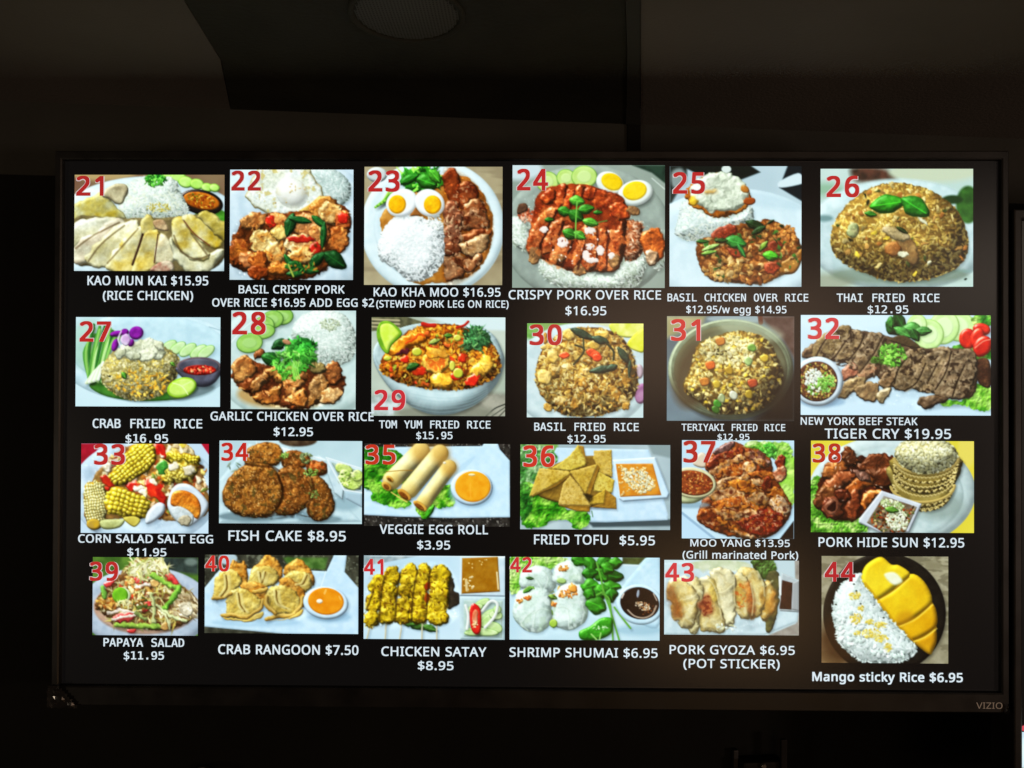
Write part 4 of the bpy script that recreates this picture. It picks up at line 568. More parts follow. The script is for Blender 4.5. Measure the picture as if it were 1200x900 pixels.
def d37(p):
    p.bg('#bcd6e8', '#accae0', 300); p.flat(sdP([(84, 540), (300, 725), (84, 725)], False), '#a9c8e4', soft=6); p.line([(84, 545), (310, 725)], 9, '#7c98b4', a=.8, lit=0); p.flat(sdP([(870, 600), (870, 730), (770, 730)], False), '#1a1412', soft=5)
    p.frill(sdP([(520, 60), (640, 40), (830, 60), (870, 160), (870, 300), (780, 200), (680, 140), (560, 110)]), ('#4a9a24', '#9ad45c', '#d0f0a0')); p.frill(sdP([(720, 340), (800, 220), (872, 170), (872, 470), (820, 480)]), ('#6aae34', '#a0e054', '#c0f07c'), sc=60); p.herb(690, 110, 60, 40, 50, ('#3f8a2c', '#6ab84c', '#2c6a24'), (9, 20))
    p.lump(sdP([(160, 200), (220, 120), (280, 170), (240, 230)]), '#c8b8a4', bev=16, soft=6)
    p.lump(sdP([(250, 220), (300, 130), (430, 50), (520, 90), (620, 110), (700, 180), (740, 300), (790, 400), (850, 510), (790, 640), (690, 710), (560, 722), (400, 690), (220, 620), (200, 560), (230, 470), (290, 400), (330, 300)]), '#6a3418', '#8f4c20', bev=30, bump=30, bs=30, spec=.2, sh=.45, wob=10, amb=.4)
    M = dict(bev=18, bump=24, bs=26, cs=30, spec=.2, sh=.4, shd=(5, 9), amb=.35, wob=9, ws=24)
    W, B, D = ('#cbbb9e', '#8a5c34'), ('#b87834', '#8a4418'), ('#5a1c10', '#8a3a1c')
    for pts, (a, b) in [([(310, 120), (380, 70), (450, 45), (440, 80), (360, 130)], ('#7a5c58', '#4a2c28')), ([(260, 210), (320, 150), (420, 110), (500, 90), (520, 130), (420, 170), (330, 230), (280, 230)], D), ([(290, 250), (400, 190), (520, 130), (540, 160), (440, 210), (330, 280)], W), ([(330, 270), (430, 220), (510, 220), (500, 280), (420, 290), (350, 300)], B), ([(520, 210), (580, 190), (590, 250), (560, 310), (520, 310)], W), ([(550, 120), (620, 110), (690, 180), (690, 220), (620, 200), (560, 160)], ('#9a7c74', '#5a2c1c')), ([(600, 160), (680, 190), (680, 225), (620, 210)], W),
        ([(300, 370), (400, 300), (520, 300), (500, 340), (400, 370), (310, 400)], W), ([(560, 270), (660, 250), (740, 280), (720, 320), (620, 300)], B), ([(570, 320), (640, 310), (660, 350), (590, 360)], W), ([(650, 330), (690, 295), (720, 340), (700, 390), (660, 380)], D), ([(400, 350), (500, 320), (640, 370), (600, 400), (480, 390)], ('#c88c30', '#a8682c')), ([(270, 430), (400, 380), (520, 410), (480, 450), (340, 460)], W), ([(300, 470), (480, 440), (560, 440), (700, 480), (620, 520), (440, 500), (320, 520)], B), ([(560, 440), (620, 400), (690, 430), (690, 480), (620, 480)], W), ([(700, 420), (730, 370), (790, 410), (800, 440)], ('#c07c24', '#9a541c')), ([(700, 470), (760, 430), (820, 470), (840, 530), (780, 555), (720, 520)], ('#d8d0c4', '#b49a7c')),
        ([(250, 530), (330, 520), (480, 540), (610, 530), (590, 580), (440, 590), (300, 560)], W), ([(740, 190), (770, 150), (805, 160), (800, 220), (760, 230)], D), ([(740, 260), (800, 220), (815, 280), (770, 325), (740, 310)], ('#b08a6c', '#8a4a30')), ([(205, 580), (240, 520), (330, 560), (440, 640), (480, 690), (400, 700), (260, 640)], ('#5a2410', '#8f4c18')), ([(330, 580), (420, 620), (500, 680), (560, 710), (480, 690), (390, 650)], ('#c08434', '#a86420')), ([(480, 610), (600, 560), (640, 520), (760, 540), (800, 600), (760, 660), (660, 710), (560, 690), (510, 650)], ('#5a1610', '#8a3018')), ([(470, 670), (580, 710), (560, 722), (480, 700)], W)]:
        p.lump(sdP(pts), a, b, **M)
    s = sdP([(280, 220), (450, 80), (640, 120), (740, 300), (840, 520), (690, 700), (560, 715), (220, 610), (290, 400)])
    p.spots(s, '#d8a04c', 24, .6, .08, .6); p.spots(s, '#4a1c0c', 22, .62, .06, .8); p.spots(s, '#dccdb8', 18, .71, .05, .6, stx=.7); p.spots(sdE(660, 610, 130, 90), '#e0c4b0', 9, .7, .05, .8); p.bits(60, s, (4, 11), (2, 5), ('#e0cca8', '#5a1c0c', '#c07c34'), sh=.3)
    p.mess(s, 1.5, 9, .5, 1.6); p.mul(s, (.84, .76, .68))
    p.flat(sdE(150, 490, 130, 24), '#6f8a9c', soft=20, a=.7); p.lump(sdP([(60, 350), (310, 350), (270, 420), (180, 475), (84, 480), (40, 470)]), '#a9b48a', '#c0c89c', bev=30); p.lump(sdE(160, 335, 165, 108, 8), '#c8c8a4', '#b8b48c', bev=14, sh=.3); p.lump(sdE(160, 335, 145, 88, 8), '#6a3018', '#8a4824', bev=10, bump=8, bs=14)
    p.bits(130, sdE(160, 335, 138, 82, 8), (5, 13), (3, 6), ('#a8642c', '#5a2410', '#c89050', '#8a3c1c'), spec=.15)
def d38(p):
    p.bg('#c8b83c', '#d4c84c', 300); p.flat(sdE(1100, 100, 60, 120), '#d0c05c', soft=30)
    p.lump(sdE(600, 380, 560, 380), '#a9bcbe', '#b7c8ca', bev=70, amb=.7, soft=4); p.lump(sdE(600, 400, 480, 320), '#b4c6c8', '#a4b8ba', bev=40, amb=.85, soft=10); p.flat(sdE(920, 470, 160, 100), '#7c8a84', soft=70, a=.7)
    p.frill(sdP([(58, 310), (150, 300), (240, 420), (420, 540), (440, 640), (300, 655), (58, 650)]), ('#3c7a1c', '#6fb03c', '#b4dc7c'), sc=22)
    p.lump(sdP([(90, 420), (150, 250), (280, 110), (340, 120), (420, 160), (520, 130), (610, 170), (610, 350), (520, 440), (400, 540), (250, 560), (130, 510)]), '#331409', '#4c2010', bev=30, bump=30, bs=24, sh=.4, wob=12)
    M = dict(bev=34, bump=26, bs=30, cs=40, spec=.2, sh=.5, amb=.3, wob=9, ws=26)
    for pts, a, b in [([(265, 170), (285, 90), (310, 80), (345, 120), (400, 170), (360, 200), (290, 200)], '#4e2812', '#683a1c'), ([(135, 280), (160, 210), (240, 180), (300, 220), (270, 260), (180, 285)], '#6a381a', '#844e24'), ([(380, 230), (430, 150), (510, 130), (610, 165), (590, 240), (480, 260)], '#4c2612', '#603218'), ([(430, 250), (540, 230), (605, 230), (600, 330), (520, 350), (440, 320)], '#42200e', '#5c3018'), ([(150, 340), (210, 270), (310, 255), (340, 290), (250, 350), (170, 370)], '#703a1e', '#8a5030'), ([(300, 350), (370, 300), (470, 290), (460, 330), (380, 370), (320, 390)], '#8a4418', '#a4602c'), ([(85, 430), (120, 360), (200, 350), (230, 410), (180, 470), (100, 480)], '#502a14', '#684020'), ([(140, 500), (150, 430), (210, 415), (265, 460), (260, 530), (200, 555)], '#5c2a18', '#7c442c'), ([(300, 530), (320, 400), (360, 360), (385, 430), (370, 520), (330, 570)], '#6a3018', '#8a4c2c'), ([(400, 480), (420, 410), (480, 370), (520, 380), (470, 440), (420, 490)], '#8a4a1c', '#a4642c'), ([(230, 370), (300, 360), (320, 420), (270, 450), (235, 420)], '#4c1e0e', '#683018'), ([(350, 240), (420, 260), (460, 300), (400, 305), (360, 280)], '#8a6a5c', '#5a2c1c')]:
        p.lump(sdP(pts), a, b, **M)
    p.lump(sdE(200, 480, 52, 50), '#6c3a26', '#8a5a44', bev=16, bump=10, bs=14, spec=.15); p.lump(sdE(203, 482, 26, 28), '#2a0e08', bev=10); p.bits(26, sdE(340, 320, 220, 180), (3, 8), (2, 4), ('#d8c0b0', '#a86a44'), sh=0)
    p.mess(sdP([(70, 430), (140, 220), (270, 80), (420, 140), (520, 120), (620, 160), (610, 380), (400, 560), (250, 575), (110, 530)]), 2.0, 8, .5, 1.8)
    for y0, rx, cy in ((0, 215, 300), (1, 0, 0)):
        if y0 == 0:
            p.lump(sdP([(590, 200), (600, 330), (660, 440), (800, 500), (900, 495), (980, 440), (1020, 330), (1035, 200)]), '#7a6a34', '#96864c', bev=60, sh=.45, amb=.4); p.lump(sdP([(612, 150), (620, 270), (700, 360), (830, 395), (950, 350), (1030, 270), (1048, 150)]), '#6c5c2c', '#86743c', bev=60, sh=.5, amb=.4)
    for (cx, cy, rx, ry, n, row, w) in ((830, 165, 214, 120, 50, 0, 8), (828, 195, 210, 122, 40, 1, 11), (824, 222, 206, 126, 44, 0, 8), (820, 248, 203, 130, 38, 1, 12), (816, 276, 203, 132, 46, 0, 7), (812, 330, 200, 140, 40, 1, 11), (812, 348, 192, 146, 44, 0, 7), (812, 366, 180, 140, 36, 1, 9)):
        for i in range(n):
            t = math.pi*(.02+.96*i/(n-1)); x, y = cx+rx*math.cos(t), cy+ry*math.sin(t)
            if y < 130: continue
            p.lump(sdE(x, y, w*1.3, w*.6, 35 if (i % 2) else -35), ('#b8a468', '#c8b67c', '#4a3c18')[(i+row) % 3 if row else i % 2], bev=w*.5, spec=.05)
    for a in ((830, 140, 218, 118), (805, 330, 215, 118)):
        pts = [(a[0]+a[2]*math.cos(math.radians(t)), a[1]+a[3]*math.sin(math.radians(t))) for t in range(4, 178, 12)]; p.line(pts, 9, '#b09a5c', sh=.3)
    r = sdP([(625, 140), (660, 60), (760, 30), (920, 30), (1010, 80), (1035, 140), (1000, 200), (900, 245), (800, 255), (690, 215)]); p.rice(r, 520, ('#c2c098', '#b0ac80', '#d0d0b0', '#bcb88c'), '#9a9264', L=(9, 15), W=(6, 9), bev=120, gain=.45)
    p.lump(sdP([(530, 370), (800, 460), (715, 650), (520, 652), (378, 585), (380, 560)], False), '#b4bcc8', '#c4ccd8', bev=12, sh=.45); p.lump(sdP([(545, 405), (768, 480), (690, 650), (540, 650), (430, 585)], False), '#5c4a38', '#8a8478', bev=8, amb=.7)
    s = sdP([(545, 420), (760, 485), (690, 650), (540, 650), (440, 585)], False); p.bits(170, s, (6, 14), (4, 8), ('#7a4a24', '#3c2414', '#b09a6c', '#8a3c1c', '#4f5a24')); p.bits(90, sdE(600, 470, 85, 40, 15), (6, 12), (4, 7), ('#b8c494', '#d0d8bc', '#8fa46c')); p.bits(150, sdE(640, 570, 80, 75, 20), (6, 12), (4, 7), ('#ccd4b8', '#dce0cc', '#b4bc98')); p.leaf(600, 500, 46, 22, 10, '#5c8a34')
def d39(p):
    p.bg('#3c5a24', '#5c7c34', 70); p.flat(sdP([(430, 50), (920, 50), (920, 190), (640, 160)], False), '#2c3430', '#3c4844', soft=30); p.flat(sdE(860, 90, 50, 30), '#7c8a84', soft=24, a=.7)
    p.lump(sdE(510, 450, 520, 320), '#aab6c8', '#98a6b8', bev=60, amb=.75, soft=8); p.lump(sdE(510, 440, 410, 215), '#a8785c', '#b89074', bev=24, amb=.75, soft=20, a=.8)
    h = sdP([(120, 440), (160, 350), (240, 250), (340, 150), (420, 80), (520, 60), (640, 100), (700, 190), (790, 280), (880, 360), (900, 470), (820, 560), (690, 610), (500, 610), (280, 590), (200, 500)])
    p.lump(h, '#7a5430', '#5c3c20', bev=40, bump=20, bs=20, wob=12, sh=.3)
    p.bits(230, h, (22, 60), (4, 8), ('#c2b878', '#d4cc94', '#a8984c', '#b8a860', '#e0dcb4', '#9a8a48'), jit=.15, sh=.5, rot=(-60, 120))
    p.bits(60, sdE(230, 410, 110, 50), (12, 22), (9, 14), ('#c8984c', '#b07a34', '#d8b070', '#a05c24'), spec=.15); p.bits(50, sdE(440, 280, 130, 100), (12, 26), (9, 15), ('#c8984c', '#d8ac60', '#b06a34', '#d8c490', '#b03c24'), spec=.2)
    for pts in ([(670, 190), (710, 180), (770, 260), (740, 275), (690, 230)], [(180, 255), (260, 235), (240, 280), (200, 290)], [(470, 470), (520, 395), (545, 420), (520, 480)], [(240, 520), (330, 490), (420, 490), (400, 550), (270, 555)], [(360, 620), (430, 612), (420, 642), (380, 645)], [(410, 210), (500, 230), (490, 260), (430, 250)]): p.lump(sdP(pts), '#b82c2c', '#d0504c', bev=14, spec=.3, sh=.35)
    p.bits(90, sdE(530, 140, 170, 90), (30, 66), (4, 8), ('#d0cc98', '#b8b478', '#e0dcb8', '#9aa860'), rot=(-70, 110), sh=.5)
    p.bits(90, sdE(810, 430, 95, 110, 30), (30, 70), (4, 7), ('#c8b890', '#a89474', '#d8ccac', '#8a7450'), rot=(10, 60), sh=.5); p.lump(sdP([(770, 420), (850, 400), (880, 470), (830, 520), (780, 480)]), '#a89c84', '#c8c0a8', bev=16, bump=14, bs=14)
    for pts, w, c in (([(560, 190), (640, 240), (735, 290)], 18, '#7aa444'), ([(770, 290), (710, 380), (650, 460)], 20, '#6a9c3c'), ([(280, 580), (450, 590), (615, 595)], 20, '#8aac4c'), ([(550, 340), (570, 450), (570, 560)], 14, '#b4bc84'), ([(600, 430), (700, 510), (820, 550)], 13, '#c0c894'), ([(640, 490), (690, 560), (695, 610)], 10, '#c8cc9c'), ([(430, 490), (500, 540)], 14, '#8a9a5c'), ([(170, 290), (185, 360)], 18, '#7ab04c'), ([(470, 150), (490, 220), (520, 240)], 12, '#c8c48c')): p.line(pts, w, c, sh=.4, lit=.5)
    for pts in ([(210, 490), (300, 470), (420, 480)], [(240, 540), (330, 520), (420, 510)], [(440, 290), (500, 270), (560, 265)]): p.line(pts, 11, '#dccfc0', sh=.4)
    for a in ((398, 250, 28, 26), (280, 432, 20, 18), (655, 590, 34, 34), (390, 420, 22, 18), (575, 255, 30, 28)): p.lump(sdE(*a), '#cfae74', '#b8884c', bev=14, spec=.15, sh=.4)
    p.mess(h, 1.4, 6, .5)
    p.lump(sdE(318, 350, 72, 64), '#d4dcc0', '#b4c494', bev=12, sh=.45); p.lump(sdE(308, 350, 62, 62), '#5f9a24', '#72ae2c', bev=20, amb=.6); p.bits(16, sdE(340, 410, 60, 24), (14, 28), (4, 7), ('#d4cfa0', '#c0b880')); p.bits(24, sdE(480, 420, 70, 50), (10, 24), (5, 10), ('#3c4a24', '#8a5c2c', '#5c6a34'))
def d40(p):
    p.bg('#2c2c24', '#4c4c40', 40, 4); p.spots(sdE(600, 200, 700, 400), '#7c8070', 22, .6, .1, .6); p.flat(sdP([(600, 50), (920, 50), (900, 140), (640, 120)], False), '#3c5a28', '#5c7a40', soft=20, cs=40); p.flat(sdE(200, 60, 70, 40), '#a4b8c4', soft=12)
    p.lump(sdP([(30, 270), (150, 125), (600, 135), (910, 150), (965, 30), (1055, 32), (1040, 155), (1140, 270), (1142, 610), (600, 600), (30, 548)], False), '#bcd8ee', '#aecce6', bev=14, amb=.85); p.flat(sdE(400, 520, 320, 30), '#8fb0cc', soft=26, a=.6); p.line([(905, 150), (870, 260)], 4, '#d8eaf6', a=.7)
    F = dict(bev=26, bump=16, bs=24, cs=40, amb=.4, wob=8, ws=22, spec=.08, sh=.45)
    for fan, body, fold in [
        ([(210, 150), (240, 75), (290, 100), (320, 90), (340, 220), (280, 260)], [(100, 300), (115, 200), (190, 140), (270, 165), (285, 240), (220, 310), (150, 350), (95, 350)], [(185, 180), (190, 270), (150, 330)]),
        ([(370, 160), (430, 90), (480, 38), (540, 60), (585, 150), (560, 220), (440, 200)], [(355, 230), (380, 150), (460, 112), (540, 150), (555, 220), (500, 260), (400, 270)], [(430, 160), (445, 230), (470, 160)]),
        ([(600, 160), (650, 90), (700, 65), (760, 105), (815, 190), (800, 250), (700, 220)], [(600, 210), (640, 160), (720, 150), (785, 180), (800, 250), (740, 300), (660, 280)], [(770, 180), (740, 240), (700, 250)]),
        ([(290, 260), (400, 230), (480, 280), (470, 380), (360, 340)], [(190, 400), (200, 310), (270, 275), (370, 310), (440, 370), (400, 450), (290, 490), (200, 470)], [(275, 310), (290, 400), (320, 440)]),
        ([(570, 230), (640, 200), (740, 290), (745, 400), (640, 330)], [(480, 330), (520, 270), (610, 260), (700, 320), (720, 410), (680, 460), (560, 450), (490, 400)], [(545, 290), (560, 380), (620, 420)])]:
        p.lump(sdP(fan), '#a8702a', '#c8984c', **F); p.bits(16, sdP(fan), (8, 14), (7, 11), ('#b47c34', '#c89444', '#94601e'), spec=.1)
        p.lump(sdP(body), '#c4b068', '#ae9244', **F); p.line(fold, 5, '#6a4c18', a=.85); p.line([(x+12, y+2) for x, y in fold], 7, '#d8c88c', a=.5)
    for pts in ([(160, 470), (230, 465), (330, 480), (430, 420), (455, 360)], [(480, 495), (560, 470), (660, 470), (725, 400), (735, 340)], [(95, 350), (160, 340), (215, 310)], [(390, 300), (460, 290), (480, 280)], [(480, 340), (480, 400), (540, 450)]):
        p.line(pts, 15, '#b08a40', sh=.4, lit=.5); p.line([(x, y-9) for x, y in pts], 5, '#d8bc74', a=.7)
    p.lump(sdP([(170, 480), (330, 495), (450, 440), (440, 490), (330, 512), (200, 500)]), '#b89848', '#c8b068', bev=10); p.lump(sdP([(480, 500), (640, 485), (740, 420), (720, 470), (640, 495)]), '#b89444', '#c8ac60', bev=10)
    p.mess(sdP([(80, 340), (110, 180), (230, 60), (480, 30), (700, 55), (830, 190), (760, 420), (700, 500), (170, 515)]), .9, 8, .3, .6)
    for fold in ([(185, 180), (190, 270), (150, 330)], [(430, 160), (445, 230), (470, 160)], [(770, 180), (740, 240), (700, 250)], [(275, 310), (290, 400), (320, 440)], [(545, 290), (560, 380), (620, 420)]): p.line(fold, 6, '#5c4214', a=.7, lit=0); p.line([(x-12, y-4) for x, y in fold], 9, '#e0d498', a=.55); p.line([(x+24, y+6) for x, y in fold], 9, '#dccd90', a=.4)
    p.flat(sdE(930, 480, 160, 40), '#86a8c4', soft=30, a=.7); p.lump(sdE(905, 378, 163, 118, 6), '#c4dcf0', '#b4d0e8', bev=22, sh=.3); p.lump(sdE(905, 366, 130, 98, 6), '#d07c14', '#dc8c20', bev=14, amb=.75); p.lump(sdE(860, 366, 22, 16), '#f0e4cc', bev=8); p.line([(905, 285), (895, 310)], 7, '#ecb870', a=.7, lit=0); p.line([(1000, 330), (1012, 355)], 5, '#ecb870', a=.6, lit=0)
def d41(p):
    p.bg('#b9d2e4', '#a9c6dc', 300); p.flat(sdP([(38, 36), (450, 36), (180, 90), (38, 110)], False), '#7c8c94', '#a4b0b4', soft=8); p.line([(90, 40), (1065, 44)], 3, '#e0ecf4', a=.6, lit=0)
    for a in ((440, 550, 90, 28, 10), (520, 565, 60, 26, 20), (380, 535, 50, 20, 0)): p.leaf(*a, col='#4f7a34')
    p.lump(sdP([(640, 230), (690, 210), (690, 290), (730, 330), (720, 390), (650, 410)]), '#2a241c', '#3c3428', bev=10, wob=8)
    for x0, y0, x1, y1 in ((62, 640, 82, 560), (195, 645, 203, 525), (300, 645, 318, 525), (462, 645, 464, 520), (570, 645, 570, 535)): p.line([(x0, y0), (x1, y1)], 6, '#b8b49c', sm=False, sh=.3)
    p.line([(90, 560), (170, 545)], 3, '#8a98a0', a=.6)
    S = dict(bev=36, bump=34, bs=34, cs=36, spec=.12, sh=.5, shd=(10, 10), amb=.3, wob=11, ws=28)
    for col in ([(140, 250, 58, 75, 15), (110, 380, 52, 80, 15), (100, 500, 50, 55, 10)], [(245, 190, 60, 68, 10), (220, 310, 52, 70, 5), (210, 400, 55, 60, 5), (205, 475, 58, 55, 0)], [(375, 185, 58, 85, 10), (365, 230, 50, 50, 0), (335, 300, 58, 50, 20), (325, 420, 62, 80, 10), (325, 490, 55, 40, 0)], [(480, 150, 45, 52, 0), (460, 220, 60, 45, 10), (440, 310, 55, 60, 0), (430, 400, 55, 65, 10), (440, 480, 55, 50, 0)], [(590, 190, 72, 80, 20), (590, 270, 60, 50, 0), (585, 350, 70, 75, 0), (560, 430, 75, 60, 0), (580, 490, 80, 50, 0)]):
        for a in col: p.lump(sdE(*a), '#b4981c', '#8f7414', **S)
    for q in (sdE(110, 400, 70, 190, 12), sdE(220, 330, 65, 200, 5), sdE(345, 330, 65, 210, 5), sdE(450, 320, 60, 210, 2), sdE(580, 320, 80, 220)):
        p.spots(q, '#d4bc44', 18, .6, .08, .6); p.spots(q, '#5a3c0c', 20, .64, .05, .75)
    p.lump(sdE(505, 260, 18, 26, 20), '#7a2c10', bev=8, wob=6); p.lump(sdE(500, 345, 14, 30, 10), '#7a3410', bev=6, wob=6); p.bits(40, sdE(360, 330, 300, 210), (5, 12), (3, 7), ('#7a4a10', '#c8a838', '#4a2c08'))
    p.mess(sdP([(40, 430), (80, 200), (240, 110), (480, 85), (640, 110), (740, 320), (660, 530), (60, 560)]), 1.1, 7, .4, 1.2)
    for pts in ([(190, 190), (165, 330), (150, 520)], [(305, 160), (280, 330), (268, 520)], [(430, 150), (398, 320), (385, 520)], [(520, 150), (505, 320), (490, 530)], [(60, 430), (110, 300)]): p.line(pts, 8, '#33240a', a=.6, lit=0)
    p.lump(sdP([(740, 40), (1070, 44), (1070, 335), (735, 330)], False), '#c0d4e2', '#b0c6d6', bev=12); p.lump(sdP([(755, 55), (1015, 45), (1030, 300), (750, 315)], False), '#8f6010', '#9c7020', bev=12, amb=.7, bump=4, bs=20); p.bits(16, sdE(800, 230, 45, 70), (5, 10), (4, 7), ('#d8c08c', '#e0d4b0'), sh=0); p.line([(785, 215), (790, 290)], 10, '#dcc89c', a=.8); p.line([(1008, 160), (1018, 280)], 6, '#e0d0a8', a=.9); p.bits(8, sdE(900, 100, 110, 40), (4, 7), (3, 5), ('#d8c08c',), sh=0)
    p.lump(sdP([(735, 335), (1070, 340), (1065, 655), (740, 645)], False), '#b4ccd4', '#a4bcc4', bev=14, amb=.7); p.lump(sdP([(765, 360), (1050, 365), (1045, 635), (765, 625)], False), '#9cb4b0', '#b0c4bc', bev=10, amb=.75)
    for a in ((900, 380, 60, 26, -25), (850, 420, 60, 30, -20), (950, 470, 70, 36, -30), (940, 510, 66, 36, -40), (990, 560, 60, 40, 20), (900, 590, 120, 30, 5), (1000, 470, 50, 34, 10), (830, 600, 60, 20, 0), (1010, 430, 30, 30, 0)): p.lump(sdE(*a), '#a4c47c', '#c4dca4', bev=12, rim='#6a9a4c', sh=.35, amb=.6)
    for pts in ([(900, 440), (960, 370), (1010, 390), (990, 480), (920, 560)], [(780, 400), (800, 480), (790, 570)]): p.line(pts, 10, '#d8e0dc', sh=.4)
    p.lump(sdP([(810, 440), (835, 385), (885, 420), (895, 520), (885, 595), (850, 608), (818, 560)]), '#b81c1c', '#d03424', bev=18, spec=.35, sh=.45); p.lump(sdE(848, 490, 18, 55, 3), '#d8a484', '#c46c4c', bev=8, wob=5); p.bits(14, sdE(850, 540, 22, 36), (5, 9), (3, 5), ('#f0d8b0', '#e0b880'))
def d42(p):
    p.bg('#b7d3e2', '#a8c6d8', 300); p.flat(sdP([(880, 50), (1060, 50), (1000, 105), (880, 100)], False), '#3c4424', '#4f5a30', soft=10); p.line([(810, 105), (1010, 112)], 4, '#d8e8f0', a=.7); p.frill(sdP([(47, 50), (430, 50), (480, 110), (380, 140), (200, 150), (140, 240), (120, 300), (47, 320)]), ('#6aae34', '#9ad45c', '#c8ec94'), sc=26)
    p.lump(sdP([(820, 380), (880, 260), (1000, 120), (1060, 52), (1160, 52), (1160, 540), (1020, 550), (900, 500)]), '#b9d7ea', '#a8cae0', bev=30, amb=.8); p.flat(sdE(1000, 590, 170, 40), '#7ea2b8', soft=40, a=.6)
    p.bits(40, sdE(370, 380, 60, 190), (12, 26), (8, 16), ('#7a9a44', '#a88a4c', '#b8c484', '#5c7a2c'))
    for pts in ([(120, 250), (140, 160), (240, 110), (330, 130), (372, 200), (365, 290), (280, 310), (180, 290)], [(370, 220), (385, 130), (470, 75), (560, 95), (590, 160), (580, 250), (500, 270), (420, 260)], [(75, 440), (110, 320), (200, 270), (320, 300), (350, 400), (340, 540), (270, 605), (170, 590), (100, 530)], [(370, 470), (390, 320), (470, 255), (580, 270), (628, 370), (610, 500), (540, 570), (440, 580), (385, 540)]):
        s = sdP(pts); p.lump(s, '#cadeda', '#b9cfc4', bev=80, bump=12, bs=70, cs=60, amb=.55, spec=.14, wob=7, ws=40, sh=.3); p.spots(s, '#d8e8e4', 40, .58, .12, .6); p.spots(s, '#94ae90', 50, .62, .1, .4)
    for pts in ([(210, 440), (130, 530), (180, 590)], [(330, 440), (240, 440), (220, 560)], [(400, 420), (470, 440), (480, 560)], [(560, 330), (600, 430), (570, 540)], [(280, 140), (330, 200), (300, 280)], [(480, 90), (540, 150), (560, 230)], [(180, 180), (250, 220), (280, 290)]): p.line(pts, 5, '#d8e6e0', a=.5); p.line([(x+9, y+5) for x, y in pts], 5, '#8fa594', a=.4)
    p.mess(sdE(350, 340, 300, 290), 1.2, 12, .15, .2)
    for cx, cy, rx, ry in ((440, 130, 45, 26), (510, 280, 32, 34), (180, 352, 32, 16), (120, 372, 26, 16), (370, 400, 26, 22), (470, 320, 70, 34)): p.bits(int(rx*.5), sdE(cx, cy, rx, ry), (6, 14), (5, 10), ('#c8803c', '#d89a54', '#b8642c'), spec=.15)
    p.lump(sdE(510, 282, 28, 28), '#d08434', '#dc9c4c', bev=14, spec=.15); p.leaf(195, 205, 30, 12, 10, '#3c5a2c'); p.leaf(185, 290, 46, 16, -30, '#4f8a34'); p.line([(150, 300), (190, 270), (225, 280)], 7, '#7aa84c'); p.lump(sdE(430, 225, 36, 22, 10), '#98b870', bev=12, soft=6); p.leaf(365, 345, 34, 18, 20, '#6a8a3c'); p.lump(sdE(370, 540, 30, 32), '#8aac3c', '#a4c05c', bev=12, sh=.3)
    for a in ((560, 80, 60, 40, 20), (640, 100, 60, 46, 70), (740, 90, 60, 50, -30), (800, 190, 85, 56, 10), (720, 180, 60, 46, 40), (640, 170, 56, 40, 0), (640, 260, 66, 50, -10), (790, 270, 76, 40, 5), (720, 300, 50, 60, 60), (690, 340, 60, 40, 0), (690, 410, 76, 62, 25), (640, 320, 50, 40, 30), (800, 330, 50, 44, 80), (830, 90, 50, 40, 0), (770, 130, 50, 40, 20)): p.leaf(*a, col=('#3c8a24', '#4f9c30', '#2a6a1c', '#347a24')[int(a[0]+a[1]) % 4])
    p.mess(sdE(710, 250, 200, 240), 1.5, 9, .4, .6)
    for pts in ([(690, 90), (720, 200), (740, 300), (790, 440), (855, 660)], [(730, 320), (780, 360), (800, 500), (810, 660)], [(820, 420), (880, 500), (940, 575)], [(690, 330), (730, 310)]): p.line(pts, 7, '#5f9a3c', sh=.3)
    p.lump(sdP([(560, 600), (640, 560), (720, 500), (800, 500), (810, 560), (790, 620), (700, 660), (580, 660)]), '#2f7a1c', '#3f9024', bev=30, bump=16, bs=30, spec=.18, sh=.4); p.bits(14, sdE(720, 570, 60, 30), (5, 10), (3, 5), ('#a0cc90', '#c8e4c0'), sh=0); p.line([(650, 620), (690, 660)], 6, '#8fc06c'); p.line([(720, 610), (710, 660)], 5, '#8fc06c')
    p.lump(sdE(1010, 400, 175, 150, 10), '#bcd8ea', '#aacce0', bev=22, a=.8); p.lump(sdE(1008, 390, 146, 118, 14), '#1c0c0a', '#100606', bev=14, spec=.1); p.bits(70, sdE(1030, 410, 60, 34, 20), (4, 9), (3, 5), ('#c8b89c', '#8a6a4c', '#e0d4bc'), sh=0); p.bits(30, sdE(1070, 440, 60, 50), (3, 7), (2, 4), ('#a4642c', '#6a3c1c'), sh=0)
    p.line([(920, 440), (970, 485), (1040, 498), (1100, 470), (1130, 410)], 6, '#c8b8a4', a=.75, lit=0); p.lump(sdE(996, 320, 10, 30, 8), '#8f9aa8', bev=5); p.line([(875, 350), (890, 320)], 5, '#d8ccc0', lit=0); p.line([(1110, 320), (1135, 370)], 5, '#c8bcac', a=.8, lit=0)
